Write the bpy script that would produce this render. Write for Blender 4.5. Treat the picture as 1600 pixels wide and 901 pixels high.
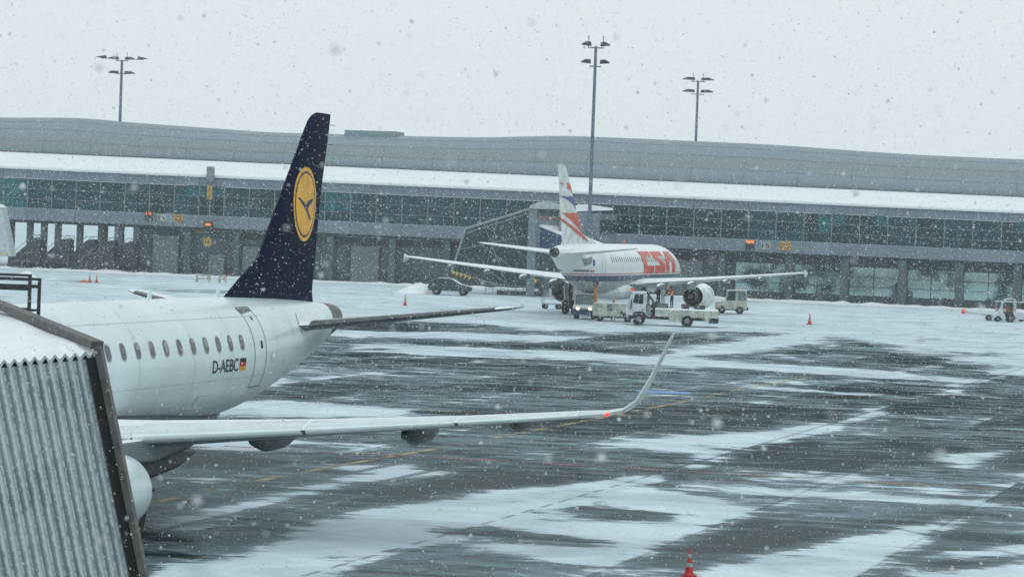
import bpy, bmesh, math, random
import numpy as np
from mathutils import Vector, Matrix, Quaternion
R = math.radians
rnd = random.Random(7)
for o in list(bpy.data.objects): bpy.data.objects.remove(o, do_unlink=True)
scene = bpy.context.scene
COL = scene.collection

# ------------------------------------------------------------------ camera
H = 7.378
cd = bpy.data.cameras.new('camera'); cam = bpy.data.objects.new('camera', cd); COL.objects.link(cam)
scene.camera = cam
cd.sensor_width = 36.0; cd.lens = 36.0 * 4200.0 / 1600.0
cd.clip_start = 0.5; cd.clip_end = 6000
cam.location = (0, 0, H)
pitch, roll = R(1.352), R(2.115)
q = Quaternion((1, 0, 0), R(90) - pitch) @ Quaternion((0, 0, 1), roll)
cam.rotation_mode = 'QUATERNION'; cam.rotation_quaternion = q
cd.dof.use_dof = True; cd.dof.focus_distance = 110.0; cd.dof.aperture_fstop = 6.5

# ------------------------------------------------------------------ world and sun (overcast snowfall)
world = bpy.data.worlds.new('World'); scene.world = world; world.use_nodes = True
wn, wl = world.node_tree.nodes, world.node_tree.links
wn.clear()
wout = wn.new('ShaderNodeOutputWorld'); bg = wn.new('ShaderNodeBackground')
sky = wn.new('ShaderNodeTexSky'); sky.sky_type = 'NISHITA'; sky.sun_disc = False
sky.sun_elevation = R(32); sky.sun_rotation = R(200); sky.dust_density = 6; sky.air_density = 2
hs = wn.new('ShaderNodeHueSaturation'); hs.inputs['Saturation'].default_value = 0.25
mx = wn.new('ShaderNodeMix'); mx.data_type = 'RGBA'; mx.inputs[0].default_value = 0.9
mx.inputs[7].default_value = (8.3, 9.0, 9.35, 1)
wl.new(sky.outputs[0], hs.inputs['Color']); wl.new(hs.outputs[0], mx.inputs[6])
wl.new(mx.outputs[2], bg.inputs[0]); wl.new(bg.outputs[0], wout.inputs[0])
bg.inputs[1].default_value = 0.1
sl = bpy.data.lights.new('sun', 'SUN'); sl.energy = 0.6; sl.angle = R(25); sl.color = (0.72, 0.96, 1.0)
sun = bpy.data.objects.new('sun', sl); COL.objects.link(sun)
sun.rotation_euler = (R(50), 0, R(25)); sun.location = (0, 0, 80)

scene.view_settings.view_transform = 'Standard'
scene.view_settings.look = 'None'
scene.view_settings.exposure = 0.0
scene.view_settings.gamma = 1.0
scene.view_settings.use_curve_mapping = False
scene.render.engine = 'CYCLES'
scene.render.resolution_x, scene.render.resolution_y = 1024, 576
try:
    scene.cycles.volume_step_rate = 5; scene.cycles.volume_max_steps = 32
    scene.cycles.max_bounces = 6; scene.cycles.volume_bounces = 1
    scene.cycles.diffuse_bounces = 3; scene.cycles.transparent_max_bounces = 8
    scene.cycles.caustics_reflective = False; scene.cycles.caustics_refractive = False
except Exception: pass

# ------------------------------------------------------------------ materials
MATS = {}
def mat(name, col, rough=0.6, metal=0.0, var=0.12, scale=3.0, col2=None, bump=0.0, emit=None, coat=0.0, spec=0.5, snow=0.0, det=4.0):
    """principled with noise variation; snow>0 adds snow lying on faces that look up (world normal), broken by noise"""
    if name in MATS: return MATS[name]
    m = bpy.data.materials.new(name); m.use_nodes = True
    n, l = m.node_tree.nodes, m.node_tree.links
    b = n['Principled BSDF']
    b.inputs['Roughness'].default_value = rough; b.inputs['Metallic'].default_value = metal
    b.inputs['Specular IOR Level'].default_value = spec
    if coat: b.inputs['Coat Weight'].default_value = coat; b.inputs['Coat Roughness'].default_value = 0.1
    tc = n.new('ShaderNodeTexCoord'); nz = n.new('ShaderNodeTexNoise')
    nz.inputs['Scale'].default_value = scale; nz.inputs['Detail'].default_value = det
    l.new(tc.outputs['Object'], nz.inputs['Vector'])
    cr = n.new('ShaderNodeValToRGB')
    c2 = col2 or tuple(c * (1 - 2 * var) for c in col)
    cr.color_ramp.elements[0].position = 0.35; cr.color_ramp.elements[0].color = (*c2, 1)
    cr.color_ramp.elements[1].position = 0.62; cr.color_ramp.elements[1].color = (*col, 1)
    l.new(nz.outputs['Fac'], cr.inputs[0])
    src = cr.outputs[0]
    if snow > 0:
        g = n.new('ShaderNodeNewGeometry'); sp = n.new('ShaderNodeSeparateXYZ'); l.new(g.outputs['Normal'], sp.inputs[0])
        n2 = n.new('ShaderNodeTexNoise'); n2.inputs['Scale'].default_value = 2.2; n2.inputs['Detail'].default_value = 6
        l.new(tc.outputs['Object'], n2.inputs['Vector'])
        ad = n.new('ShaderNodeMath'); ad.operation = 'MULTIPLY_ADD'; ad.inputs[1].default_value = 0.5
        l.new(n2.outputs['Fac'], ad.inputs[0]); l.new(sp.outputs['Z'], ad.inputs[2])
        mr = n.new('ShaderNodeMapRange'); mr.inputs['From Min'].default_value = 1.22 - snow * 0.6; mr.inputs['From Max'].default_value = 1.34 - snow * 0.6
        l.new(ad.outputs[0], mr.inputs['Value'])
        mi = n.new('ShaderNodeMix'); mi.data_type = 'RGBA'; l.new(mr.outputs[0], mi.inputs[0]); l.new(src, mi.inputs[6]); mi.inputs[7].default_value = (0.80, 0.84, 0.86, 1)
        src = mi.outputs[2]
        m2 = n.new('ShaderNodeMix'); m2.data_type = 'FLOAT'; l.new(mr.outputs[0], m2.inputs[0]); m2.inputs[2].default_value = rough; m2.inputs[3].default_value = 0.8
        l.new(m2.outputs[0], b.inputs['Roughness'])
    l.new(src, b.inputs['Base Color'])
    if bump:
        bp = n.new('ShaderNodeBump'); bp.inputs['Strength'].default_value = bump; bp.inputs['Distance'].default_value = 0.02
        l.new(nz.outputs['Fac'], bp.inputs['Height']); l.new(bp.outputs[0], b.inputs['Normal'])
    if emit:
        b.inputs['Emission Color'].default_value = (*emit[0], 1); b.inputs['Emission Strength'].default_value = emit[1]
    MATS[name] = m; return m

white_paint = mat('white_paint', (0.66, 0.78, 0.78), 0.32, var=0.04, scale=0.7, coat=0.3)
white_dirty = mat('white_dirty', (0.70, 0.74, 0.72), 0.45, var=0.16, scale=1.3, snow=0.55)
navy = mat('navy_paint', (0.001, 0.0035, 0.028), 0.6, var=0.1, spec=0.08)
logo_yellow = mat('logo_yellow', (0.88, 0.44, 0.008), 0.45, var=0.12)
logo_blue = mat('logo_blue', (0.02, 0.022, 0.07), 0.5)
bare_metal = mat('bare_metal', (0.22, 0.23, 0.23), 0.32, metal=0.7, var=0.12, scale=5)
boot_metal = mat('leading_edge_metal', (0.10, 0.11, 0.11), 0.35, metal=0.5, var=0.2, scale=4)
slat_metal = mat('slat_metal', (0.66, 0.74, 0.75), 0.3, metal=0.15, var=0.05, scale=2, coat=0.2)
wing_grey = mat('wing_grey', (0.17, 0.20, 0.205), 0.45, var=0.08, scale=1.5, snow=0.6)
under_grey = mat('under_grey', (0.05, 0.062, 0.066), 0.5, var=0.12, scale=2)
cone_metal = mat('exhaust_metal', (0.13, 0.12, 0.11), 0.45, metal=0.6, var=0.25, scale=6)
black = mat('black_rubber', (0.012, 0.012, 0.013), 0.75, var=0.2, scale=8)
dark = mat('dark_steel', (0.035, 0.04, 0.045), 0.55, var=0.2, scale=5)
grey_steel = mat('grey_steel', (0.20, 0.23, 0.25), 0.55, var=0.12, scale=3)
mast_steel = mat('mast_steel', (0.10, 0.14, 0.19), 0.5, var=0.1, scale=2)
pane_grey = mat('cabin_window', (0.10, 0.11, 0.125), 0.12, var=0.2, scale=9)
rim_white = mat('window_rim', (0.33, 0.36, 0.37), 0.4)
line_grey = mat('panel_line', (0.16, 0.17, 0.18), 0.6)
red = mat('red_paint', (0.62, 0.07, 0.03), 0.4, var=0.12, scale=2)
flag_red = mat('flag_red', (0.6, 0.02, 0.02), 0.5)
flag_gold = mat('flag_gold', (0.75, 0.42, 0.02), 0.5)
blue = mat('blue_paint', (0.02, 0.045, 0.20), 0.4, var=0.12)
reg_ink = mat('registration_ink', (0.008, 0.01, 0.03), 0.5)
snow_m = mat('snow', (0.84, 0.87, 0.89), 0.85, var=0.04, scale=2.5, bump=0.4, spec=0.2)
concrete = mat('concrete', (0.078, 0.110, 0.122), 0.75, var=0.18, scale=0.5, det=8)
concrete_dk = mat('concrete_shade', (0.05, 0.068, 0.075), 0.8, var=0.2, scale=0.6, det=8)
clad = mat('parapet_cladding', (0.165, 0.21, 0.245), 0.5, var=0.08, scale=0.35, det=6)
def add_joints(m, x0, pw, w, col):
    n, l = m.node_tree.nodes, m.node_tree.links; b = n['Principled BSDF']; src = b.inputs['Base Color'].links[0].from_socket
    tc = n.new('ShaderNodeTexCoord'); sp = n.new('ShaderNodeSeparateXYZ'); l.new(tc.outputs['Object'], sp.inputs[0])
    def M_(op, a, v):
        x = n.new('ShaderNodeMath'); x.operation = op; l.new(a, x.inputs[0])
        if v is not None: x.inputs[1].default_value = v
        return x.outputs[0]
    u = M_('DIVIDE', M_('SUBTRACT', sp.outputs['X'], x0), pw); f = M_('ABSOLUTE', M_('SUBTRACT', M_('FRACT', M_('ADD', u, .5), None), .5), None)
    j = M_('LESS_THAN', f, w / pw / 2)
    # each panel a slightly different tone
    wn_ = n.new('ShaderNodeTexWhiteNoise'); wn_.noise_dimensions = '1D'; l.new(M_('FLOOR', u, None), wn_.inputs['W'])
    tn = n.new('ShaderNodeMapRange'); l.new(wn_.outputs['Value'], tn.inputs['Value']); tn.inputs['To Min'].default_value = .86; tn.inputs['To Max'].default_value = 1.06
    hv_ = n.new('ShaderNodeHueSaturation'); l.new(src, hv_.inputs['Color']); l.new(tn.outputs[0], hv_.inputs['Value'])
    mi = n.new('ShaderNodeMix'); mi.data_type = 'RGBA'; l.new(j, mi.inputs[0]); l.new(hv_.outputs[0], mi.inputs[6]); mi.inputs[7].default_value = (*col, 1); l.new(mi.outputs[2], b.inputs['Base Color'])
clad_p = mat('parapet_panels', (0.165, 0.215, 0.26), 0.5, var=0.08, scale=0.35, det=6); add_joints(clad_p, -81.6, 3.1, .09, (.09, .10, .12))
seam = mat('seam', (0.09, 0.10, 0.12), 0.6)
glass_t = [mat('glass_dark_teal', (0.008, 0.048, 0.062), 0.12, var=0.35, scale=0.6, spec=0.35),
           mat('glass_mid_teal', (0.009, 0.062, 0.080), 0.12, var=0.25, scale=0.5, spec=0.35),
           mat('glass_light_teal', (0.015, 0.13, 0.15), 0.15, var=0.25, scale=0.8, spec=0.35)]
veh_glass = mat('vehicle_glass', (0.03, 0.045, 0.05), 0.08, var=0.2)
orange = mat('orange_plastic', (0.85, 0.10, 0.02), 0.5, var=0.1)
cone_red = mat('cone_red', (0.52, 0.012, 0.006), 0.45, var=0.15)
sign_yellow = mat('sign_yellow', (0.48, 0.27, 0.05), 0.55, var=0.12, scale=3)
gse_cream = mat('cream_paint', (0.46, 0.48, 0.42), 0.5, var=0.2, scale=2, snow=0.5)
gse_white = mat('truck_white', (0.54, 0.60, 0.61), 0.42, var=0.16, scale=2, snow=0.5)
blue_bumper = mat('blue_bumper', (0.03, 0.07, 0.16), 0.5)
skin = mat('skin', (0.45, 0.27, 0.19), 0.6)
hiviz = mat('hi_vis_orange', (0.75, 0.25, 0.06), 0.7)
cloth_dk = mat('work_cloth', (0.03, 0.035, 0.05), 0.9)
headlight_m = mat('headlight_lit', (1, 0.8, 0.5), 0.3, emit=((1.0, 0.55, 0.24), 9.0))
nav_red_m = mat('nav_light_lit', (1, 0.05, 0.02), 0.3, emit=((1.0, 0.015, 0.008), 3.0))
amber_m = mat('amber_display', (0.9, 0.25, 0.04), 0.4, emit=((1.0, 0.22, 0.03), 0.5))
suv_paint = mat('dark_car_paint', (0.012, 0.028, 0.034), 0.25, coat=0.6, var=0.1)
load_brown = mat('luggage_brown', (0.30, 0.12, 0.06), 0.7, var=0.3, scale=4)
bridge_blue = mat('bridge_blue', (0.03, 0.08, 0.16), 0.4, var=0.15)

def roof_metal():
    m = bpy.data.materials.new('curved_roof_metal'); m.use_nodes = True; n, l = m.node_tree.nodes, m.node_tree.links
    b = n['Principled BSDF']; b.inputs['Roughness'].default_value = 0.5; b.inputs['Metallic'].default_value = 0.0
    tc = n.new('ShaderNodeTexCoord'); sp = n.new('ShaderNodeSeparateXYZ'); l.new(tc.outputs['Object'], sp.inputs[0])
    nz = n.new('ShaderNodeTexNoise'); nz.inputs['Scale'].default_value = 0.25; nz.inputs['Detail'].default_value = 6
    mp = n.new('ShaderNodeMapping'); mp.inputs['Scale'].default_value = (0.3, 1, 2); l.new(tc.outputs['Object'], mp.inputs[0]); l.new(mp.outputs[0], nz.inputs['Vector'])
    ad = n.new('ShaderNodeMath'); ad.operation = 'MULTIPLY_ADD'; ad.inputs[1].default_value = 0.9; ad.inputs[1].default_value = 0.3; l.new(nz.outputs['Fac'], ad.inputs[0]); l.new(sp.outputs['Z'], ad.inputs[2])
    mr = n.new('ShaderNodeMapRange'); mr.inputs['From Min'].default_value = 13.0; mr.inputs['From Max'].default_value = 19.0; l.new(ad.outputs[0], mr.inputs['Value'])
    cr = n.new('ShaderNodeValToRGB'); e = cr.color_ramp.elements
    e[0].position = 0; e[0].color = (0.20, 0.26, 0.285, 1); e[1].position = 1; e[1].color = (0.18, 0.24, 0.27, 1)
    for p, c in ((0.27, (0.205, 0.265, 0.295)), (0.36, (0.20, 0.235, 0.24)), (0.5, (0.20, 0.24, 0.245)), (0.6, (0.185, 0.25, 0.28))):
        x = e.new(p); x.color = (*c, 1)
    l.new(mr.outputs[0], cr.inputs[0]); l.new(cr.outputs[0], b.inputs['Base Color']); return m
roof_m = roof_metal()

def mirror_glass():
    m = bpy.data.materials.new('reflective_glazing'); m.use_nodes = True; n, l = m.node_tree.nodes, m.node_tree.links
    b = n['Principled BSDF']; b.inputs['Roughness'].default_value = 0.07; b.inputs['Metallic'].default_value = 0.85
    tc = n.new('ShaderNodeTexCoord'); nz = n.new('ShaderNodeTexNoise'); nz.inputs['Scale'].default_value = 0.45; nz.inputs['Detail'].default_value = 3
    l.new(tc.outputs['Object'], nz.inputs['Vector'])
    cr = n.new('ShaderNodeValToRGB'); cr.color_ramp.elements[0].position = 0.40; cr.color_ramp.elements[0].color = (0.07, 0.11, 0.12, 1)
    cr.color_ramp.elements[1].position = 0.52; cr.color_ramp.elements[1].color = (0.40, 0.54, 0.53, 1)
    l.new(nz.outputs['Fac'], cr.inputs[0]); l.new(cr.outputs[0], b.inputs['Base Color']); return m
mirror_m = mirror_glass()

# ------------------------------------------------------------------ helpers
def tag(o, label=None, cat=None, group=None, kind=None):
    if label: o['label'] = label
    if cat: o['category'] = cat
    if group: o['group'] = group
    if kind: o['kind'] = kind
    return o
def empty(name, loc=(0, 0, 0), rz=0.0, label=None, cat=None, group=None, kind=None):
    o = bpy.data.objects.new(name, None); COL.objects.link(o); o.location = loc; o.rotation_euler = (0, 0, rz)
    o.empty_display_size = 0.2
    return tag(o, label, cat, group, kind)
def copy_tree(o, parent=None):
    c = o.copy(); COL.objects.link(c)
    if parent is not None: c.parent = parent
    for ch in list(o.children): copy_tree(ch, c)
    return c
class MB:
    def __init__(s): s.v = []; s.f = []; s.mi = []
    def add(s, v, f, mi=0):
        k = len(s.v); s.v += [tuple(p) for p in v]; s.f += [tuple(i + k for i in q_) for q_ in f]; s.mi += [mi] * len(f); return s
    def box(s, c, d, rz=0.0, rx=0.0, ry=0.0, mi=0):
        x, y, z = d[0] / 2, d[1] / 2, d[2] / 2
        P = [Vector(p) for p in ((-x, -y, -z), (x, -y, -z), (x, y, -z), (-x, y, -z), (-x, -y, z), (x, -y, z), (x, y, z), (-x, y, z))]
        M = Matrix.Rotation(rz, 3, 'Z') @ Matrix.Rotation(ry, 3, 'Y') @ Matrix.Rotation(rx, 3, 'X')
        P = [M @ p + Vector(c) for p in P]
        return s.add(P, [(0, 3, 2, 1), (4, 5, 6, 7), (0, 1, 5, 4), (1, 2, 6, 5), (2, 3, 7, 6), (3, 0, 4, 7)], mi)
    def tube(s, p0, p1, r0, r1=None, n=10, mi=0):
        p0, p1 = Vector(p0), Vector(p1); r1 = r0 if r1 is None else r1
        d = (p1 - p0).normalized(); a = d.orthogonal().normalized(); b = d.cross(a)
        V = []
        for p, r in ((p0, r0), (p1, r1)):
            for i in range(n):
                t = 2 * math.pi * i / n; V.append(p + a * math.cos(t) * r + b * math.sin(t) * r)
        F = [(i, (i + 1) % n, n + (i + 1) % n, n + i) for i in range(n)] + [tuple(range(n))[::-1], tuple(range(n, 2 * n))]
        return s.add(V, F, mi)
    def prism(s, poly, axis, a, b, mi=0):
        """poly in the two other axes, extruded along axis from a to b"""
        n = len(poly); V = []
        for w in (a, b):
            for (u, v) in poly: V.append({'x': (w, u, v), 'y': (u, w, v), 'z': (u, v, w)}[axis])
        F = [(i, (i + 1) % n, n + (i + 1) % n, n + i) for i in range(n)] + [tuple(range(n))[::-1], tuple(range(n, 2 * n))]
        return s.add(V, F, mi)
    def lathe(s, prof, c=(0, 0, 0), axis='y', n=32, mi=0, sz=1.0, close=False):
        V = []
        for (a, r) in prof:
            for i in range(n):
                t = 2 * math.pi * i / n; x, z = r * math.cos(t), r * math.sin(t) * sz
                p = {'y': (x, a, z), 'z': (x, z, a), 'x': (a, x, z)}[axis]
                V.append((p[0] + c[0], p[1] + c[1], p[2] + c[2]))
        m = len(prof); F = []
        for j in range(m - 1):
            for i in range(n): F.append((j * n + i, j * n + (i + 1) % n, (j + 1) * n + (i + 1) % n, (j + 1) * n + i))
        if close:
            for i in range(n): F.append(((m - 1) * n + i, (m - 1) * n + (i + 1) % n, (i + 1) % n, i))
        else: F += [tuple(range(n))[::-1], tuple(range((m - 1) * n, m * n))]
        return s.add(V, F, mi)
    def build(s, name, mats, parent=None, smooth=False, bevel=0.0, loc=None, fix=True, angle=40):
        me = bpy.data.meshes.new(name); me.from_pydata(s.v, [], s.f)
        if not isinstance(mats, (list, tuple)): mats = [mats]
        for m in mats: me.materials.append(m)
        if len(mats) > 1: me.polygons.foreach_set('material_index', s.mi)
        if fix:
            bm = bmesh.new(); bm.from_mesh(me); bmesh.ops.recalc_face_normals(bm, faces=bm.faces)
            if smooth:
                for f in bm.faces: f.smooth = True
                for e in bm.edges:
                    if len(e.link_faces) == 2 and e.calc_face_angle(0) > R(angle): e.smooth = False
            bm.to_mesh(me); bm.free()
        o = bpy.data.objects.new(name, me); COL.objects.link(o)
        if parent is not None: o.parent = parent
        if loc: o.location = loc
        if bevel:
            b = o.modifiers.new('bevel', 'BEVEL'); b.width = bevel; b.segments = 2; b.limit_method = 'ANGLE'
        return o
def decal(polys, fn, step, name, material, parent, thick=None):
    """flat polygons [(x,z)...] cut on a grid and laid on a surface by fn(x,z)->xyz"""
    bm = bmesh.new()
    for poly in polys:
        vs = [bm.verts.new((p[0], 0, p[1])) for p in poly]
        try: bm.faces.new(vs)
        except ValueError: pass
    bm.normal_update(); bmesh.ops.triangulate(bm, faces=bm.faces[:])
    return _cut(bm, fn, step, name, material, parent)
def _cut(bm, fn, step, name, material, parent):
    xs = [v.co.x for v in bm.verts]; zs = [v.co.z for v in bm.verts]
    for ax, lo, hi, st in ((0, min(xs), max(xs), step[0]), (2, min(zs), max(zs), step[1])):
        k = math.ceil((lo + 1e-4) / st)
        while k * st < hi - 1e-4:
            co = [0, 0, 0]; no = [0, 0, 0]; co[ax] = k * st; no[ax] = 1
            bmesh.ops.bisect_plane(bm, geom=bm.verts[:] + bm.edges[:] + bm.faces[:], plane_co=co, plane_no=no); k += 1
    for v in bm.verts: v.co = Vector(fn(v.co.x, v.co.z))
    for f in bm.faces: f.smooth = True
    me = bpy.data.meshes.new(name); bm.to_mesh(me); bm.free(); me.materials.append(material)
    o = bpy.data.objects.new(name, me); COL.objects.link(o); o.parent = parent; return o
def text_bm(txt, size=1.0, bold=0.0, sx=1.0):
    c = bpy.data.curves.new('txt', 'FONT'); c.body = txt; c.size = size; c.offset = bold; c.resolution_u = 4
    o = bpy.data.objects.new('txt', c); COL.objects.link(o)
    dg = bpy.context.evaluated_depsgraph_get(); me = bpy.data.meshes.new_from_object(o.evaluated_get(dg))
    bm = bmesh.new(); bm.from_mesh(me)
    xs = [v.co.x for v in bm.verts]; ys = [v.co.y for v in bm.verts]; x0, y0 = min(xs), min(ys)
    w, h = max(xs) - x0, max(ys) - y0
    for v in bm.verts: v.co = Vector(((v.co.x - x0) / w, 0, (v.co.y - y0) / h))   # unit box
    bpy.data.objects.remove(o, do_unlink=True)
    return bm, w / h
def rrect(cx, cz, w, h, r, n=4):
    P = []
    for sx, sz, a0 in ((1, 1, 0), (-1, 1, 90), (-1, -1, 180), (1, -1, 270)):
        for i in range(n + 1):
            a = R(a0 + 90 * i / n); P.append((cx + sx * (w / 2 - r) + r * math.cos(a), cz + sz * (h / 2 - r) + r * math.sin(a)))
    return P
def flat_sign(name, txt, w, h, mboard, mtext, parent, loc, th=0.06, tw=0.75, tht=0.6):
    """board in local xz facing -y with lettering proud of it"""
    mb = MB().box((0, 0, 0), (w, th, h)); b = mb.build(name, mboard, parent, loc=loc)
    lines = txt.split('|'); n = len(lines)
    for i, t in enumerate(lines):
        if not t.strip(): continue
        bm, _ = text_bm(t, 1, 0.02)
        hh = h * tht / n; zc = h / 2 - h * (i + 0.5) / n
        _cut(bm, lambda x, z: ((x - 0.5) * w * tw, -th / 2 - 0.006, zc + (z - 0.5) * hh), (9, 9), 'lettering', mtext, b)
    return b
def interp(x, xs, ys): return float(np.interp(x, xs, ys))
def smooth_interp(xs, ys):
    xs, ys = np.array(xs, float), np.array(ys, float)
    d = np.gradient(ys, xs)
    for i in range(len(xs) - 1):
        if ys[i] == ys[i + 1]: d[i] = d[i + 1] = 0
    def f(x):
        x = min(max(x, xs[0]), xs[-1]); i = min(max(int(np.searchsorted(xs, x)) - 1, 0), len(xs) - 2)
        h = xs[i + 1] - xs[i]; t = (x - xs[i]) / h
        return float((2*t**3-3*t**2+1)*ys[i] + (t**3-2*t**2+t)*h*d[i] + (-2*t**3+3*t**2)*ys[i+1] + (t**3-t**2)*h*d[i+1])
    return f

# ------------------------------------------------------------------ ground
SNOW = [[(-64.9, 259.6), (-69.4, 323.3), (-31.0, 324.9), (21.4, 299.3), (75.3, 287.0), (39.7, 166.0), (29.1, 151.8), (28.1, 167.7), (27.6, 185.9), (21.8, 202.5), (15.6, 202.8), (6.9, 190.0), (1.0, 192.6), (-4.7, 200.8), (-11.2, 198.0), (-22.0, 185.5), (-32.1, 169.2), (-40.2, 161.0)], [(-9.0, 160.1), (5.0, 159.8), (11.2, 154.5), (19.1, 151.0), (25.2, 146.1), (24.8, 141.7), (18.2, 144.0), (10.7, 147.9), (4.7, 149.7), (-8.4, 150.1)], [(-11.4, 105.5), (-9.6, 108.0), (-5.9, 106.6), (-3.6, 105.3), (-5.6, 101.0), (-10.6, 98.4)], [(-13.4, 177.6), (-4.2, 180.9), (4.4, 181.3), (3.4, 173.4), (-4.0, 170.9), (-12.8, 168.9)], [(3.1, 92.2), (5.7, 95.4), (8.4, 98.7), (12.4, 104.8), (11.7, 101.8), (9.6, 96.3), (7.6, 91.3), (6.4, 89.3), (4.7, 90.8), (3.2, 90.7)], [(-5.4, 59.3), (-4.8, 63.7), (-3.7, 67.6), (-1.5, 72.4), (0.6, 75.9), (4.3, 80.9), (4.3, 79.4), (2.5, 73.9), (1.0, 69.7), (-0.7, 64.8), (-2.1, 61.1), (-3.2, 58.9), (-5.0, 57.9)], [(-0.4, 66.5), (1.9, 71.2), (3.9, 77.1), (5.6, 75.0), (6.6, 71.5), (5.6, 68.5), (4.6, 65.4), (2.3, 58.9), (1.6, 58.9), (0.5, 60.7), (-1.3, 61.6)], [(4.6, 59.2), (6.2, 62.6), (8.7, 66.7), (11.7, 71.0), (10.3, 65.8), (9.1, 62.3), (7.9, 58.4), (6.9, 52.5), (2.7, 51.4), (4.5, 57.5)], [(9.1, 62.1), (12.8, 66.0), (15.5, 67.5), (12.5, 53.9), (7.0, 52.5)], [(14.2, 91.9), (17.5, 95.4), (17.4, 94.0), (15.8, 89.6), (14.9, 88.3)], [(-8.2, 64.3), (-4.2, 77.5), (-1.3, 81.1), (-1.7, 79.5), (-4.1, 75.4), (-7.8, 62.4)], [(-4.8, 80.6), (-2.9, 81.8), (-2.1, 80.2), (-4.3, 78.3)], [(-7.2, 55.8), (-5.1, 59.0), (-3.6, 57.4), (-3.7, 54.8), (-6.7, 51.6)], [(-9.6, 87.0), (-8.3, 89.1), (-7.4, 88.0), (-8.1, 84.6), (-9.3, 84.6)], [(7.6, 156.3), (22.0, 203.9), (27.9, 215.7), (23.2, 193.5), (14.1, 166.9)], [(-12.1, 116.9), (-10.9, 122.6), (-10.1, 120.1), (-11.1, 112.2)], [(11.7, 130.7), (19.5, 126.4), (19.2, 124.4), (11.5, 128.0)], [(5.2, 77.8), (14.8, 76.2), (14.6, 75.3), (5.2, 76.9)]]
DRY = [[(-1.5, 64.8), (0.1, 65.3), (2.3, 63.3), (2.3, 62.4), (1.0, 61.5), (-1.4, 61.8)], [(1.9, 72.8), (3.6, 71.8), (4.8, 70.6), (4.5, 68.6), (2.8, 67.5), (1.9, 69.6)], [(-34.6, 259.8), (-29.6, 265.0), (-23.6, 261.2), (-22.3, 253.4), (-27.7, 248.0), (-33.5, 251.4)], [(-7.2, 190.7), (-1.7, 191.2), (4.6, 187.9), (3.6, 180.5), (-2.5, 182.5), (-7.0, 186.1)], [(29.3, 201.1), (33.1, 206.8), (33.9, 202.9), (29.3, 194.5)], [(29.2, 179.6), (33.2, 180.0), (30.3, 170.9), (28.1, 172.6)], [(-46.8, 280.6), (-40.0, 279.8), (-39.6, 268.3), (-45.6, 269.9)], [(9.5, 61.8), (12.4, 63.5), (12.1, 62.0), (9.6, 60.1)], [(-11.1, 156.7), (-5.8, 155.3), (-6.4, 151.7), (-10.7, 151.4)]]
WET = [[(3.9, 81.1), (5.3, 82.8), (6.0, 78.9), (4.9, 76.0), (3.8, 76.2)], [(7.4, 94.2), (10.3, 96.1), (10.3, 92.0), (7.8, 90.9)], [(13.7, 97.6), (15.0, 96.8), (14.2, 90.4), (12.8, 89.3)], [(-4.1, 75.6), (2.1, 81.5), (4.0, 78.7), (0.2, 74.8), (-3.2, 71.0)], [(-11.0, 83.8), (-7.4, 84.2), (-7.3, 78.7), (-9.8, 77.7)], [(5.5, 112.1), (12.4, 113.9), (11.1, 104.1), (4.9, 99.5)], [(11.2, 74.5), (14.3, 73.9), (13.0, 66.7), (10.6, 66.6)], [(2.3, 58.6), (4.9, 65.9), (6.3, 66.6), (7.1, 64.2), (4.5, 59.2)], [(-2.3, 106.0), (5.3, 108.2), (3.6, 102.1), (-2.1, 97.6)]]
def sdist(px, py, poly):
    P = np.array(poly, float); n = len(P); d = np.full(px.shape, 1e9); ins = np.zeros(px.shape, bool)
    for i in range(n):
        ax_, ay_ = P[i]; bx_, by_ = P[(i + 1) % n]; ex_, ey_ = bx_ - ax_, by_ - ay_
        t = np.clip(((px - ax_) * ex_ + (py - ay_) * ey_) / (ex_ * ex_ + ey_ * ey_ + 1e-9), 0, 1)
        d = np.minimum(d, np.hypot(px - ax_ - t * ex_, py - ay_ - t * ey_))
        c = ((ay_ > py) != (by_ > py)) & (px < (bx_ - ax_) * (py - ay_) / (by_ - ay_ + 1e-12) + ax_); ins ^= c
    return np.where(ins, d, -d)
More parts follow.
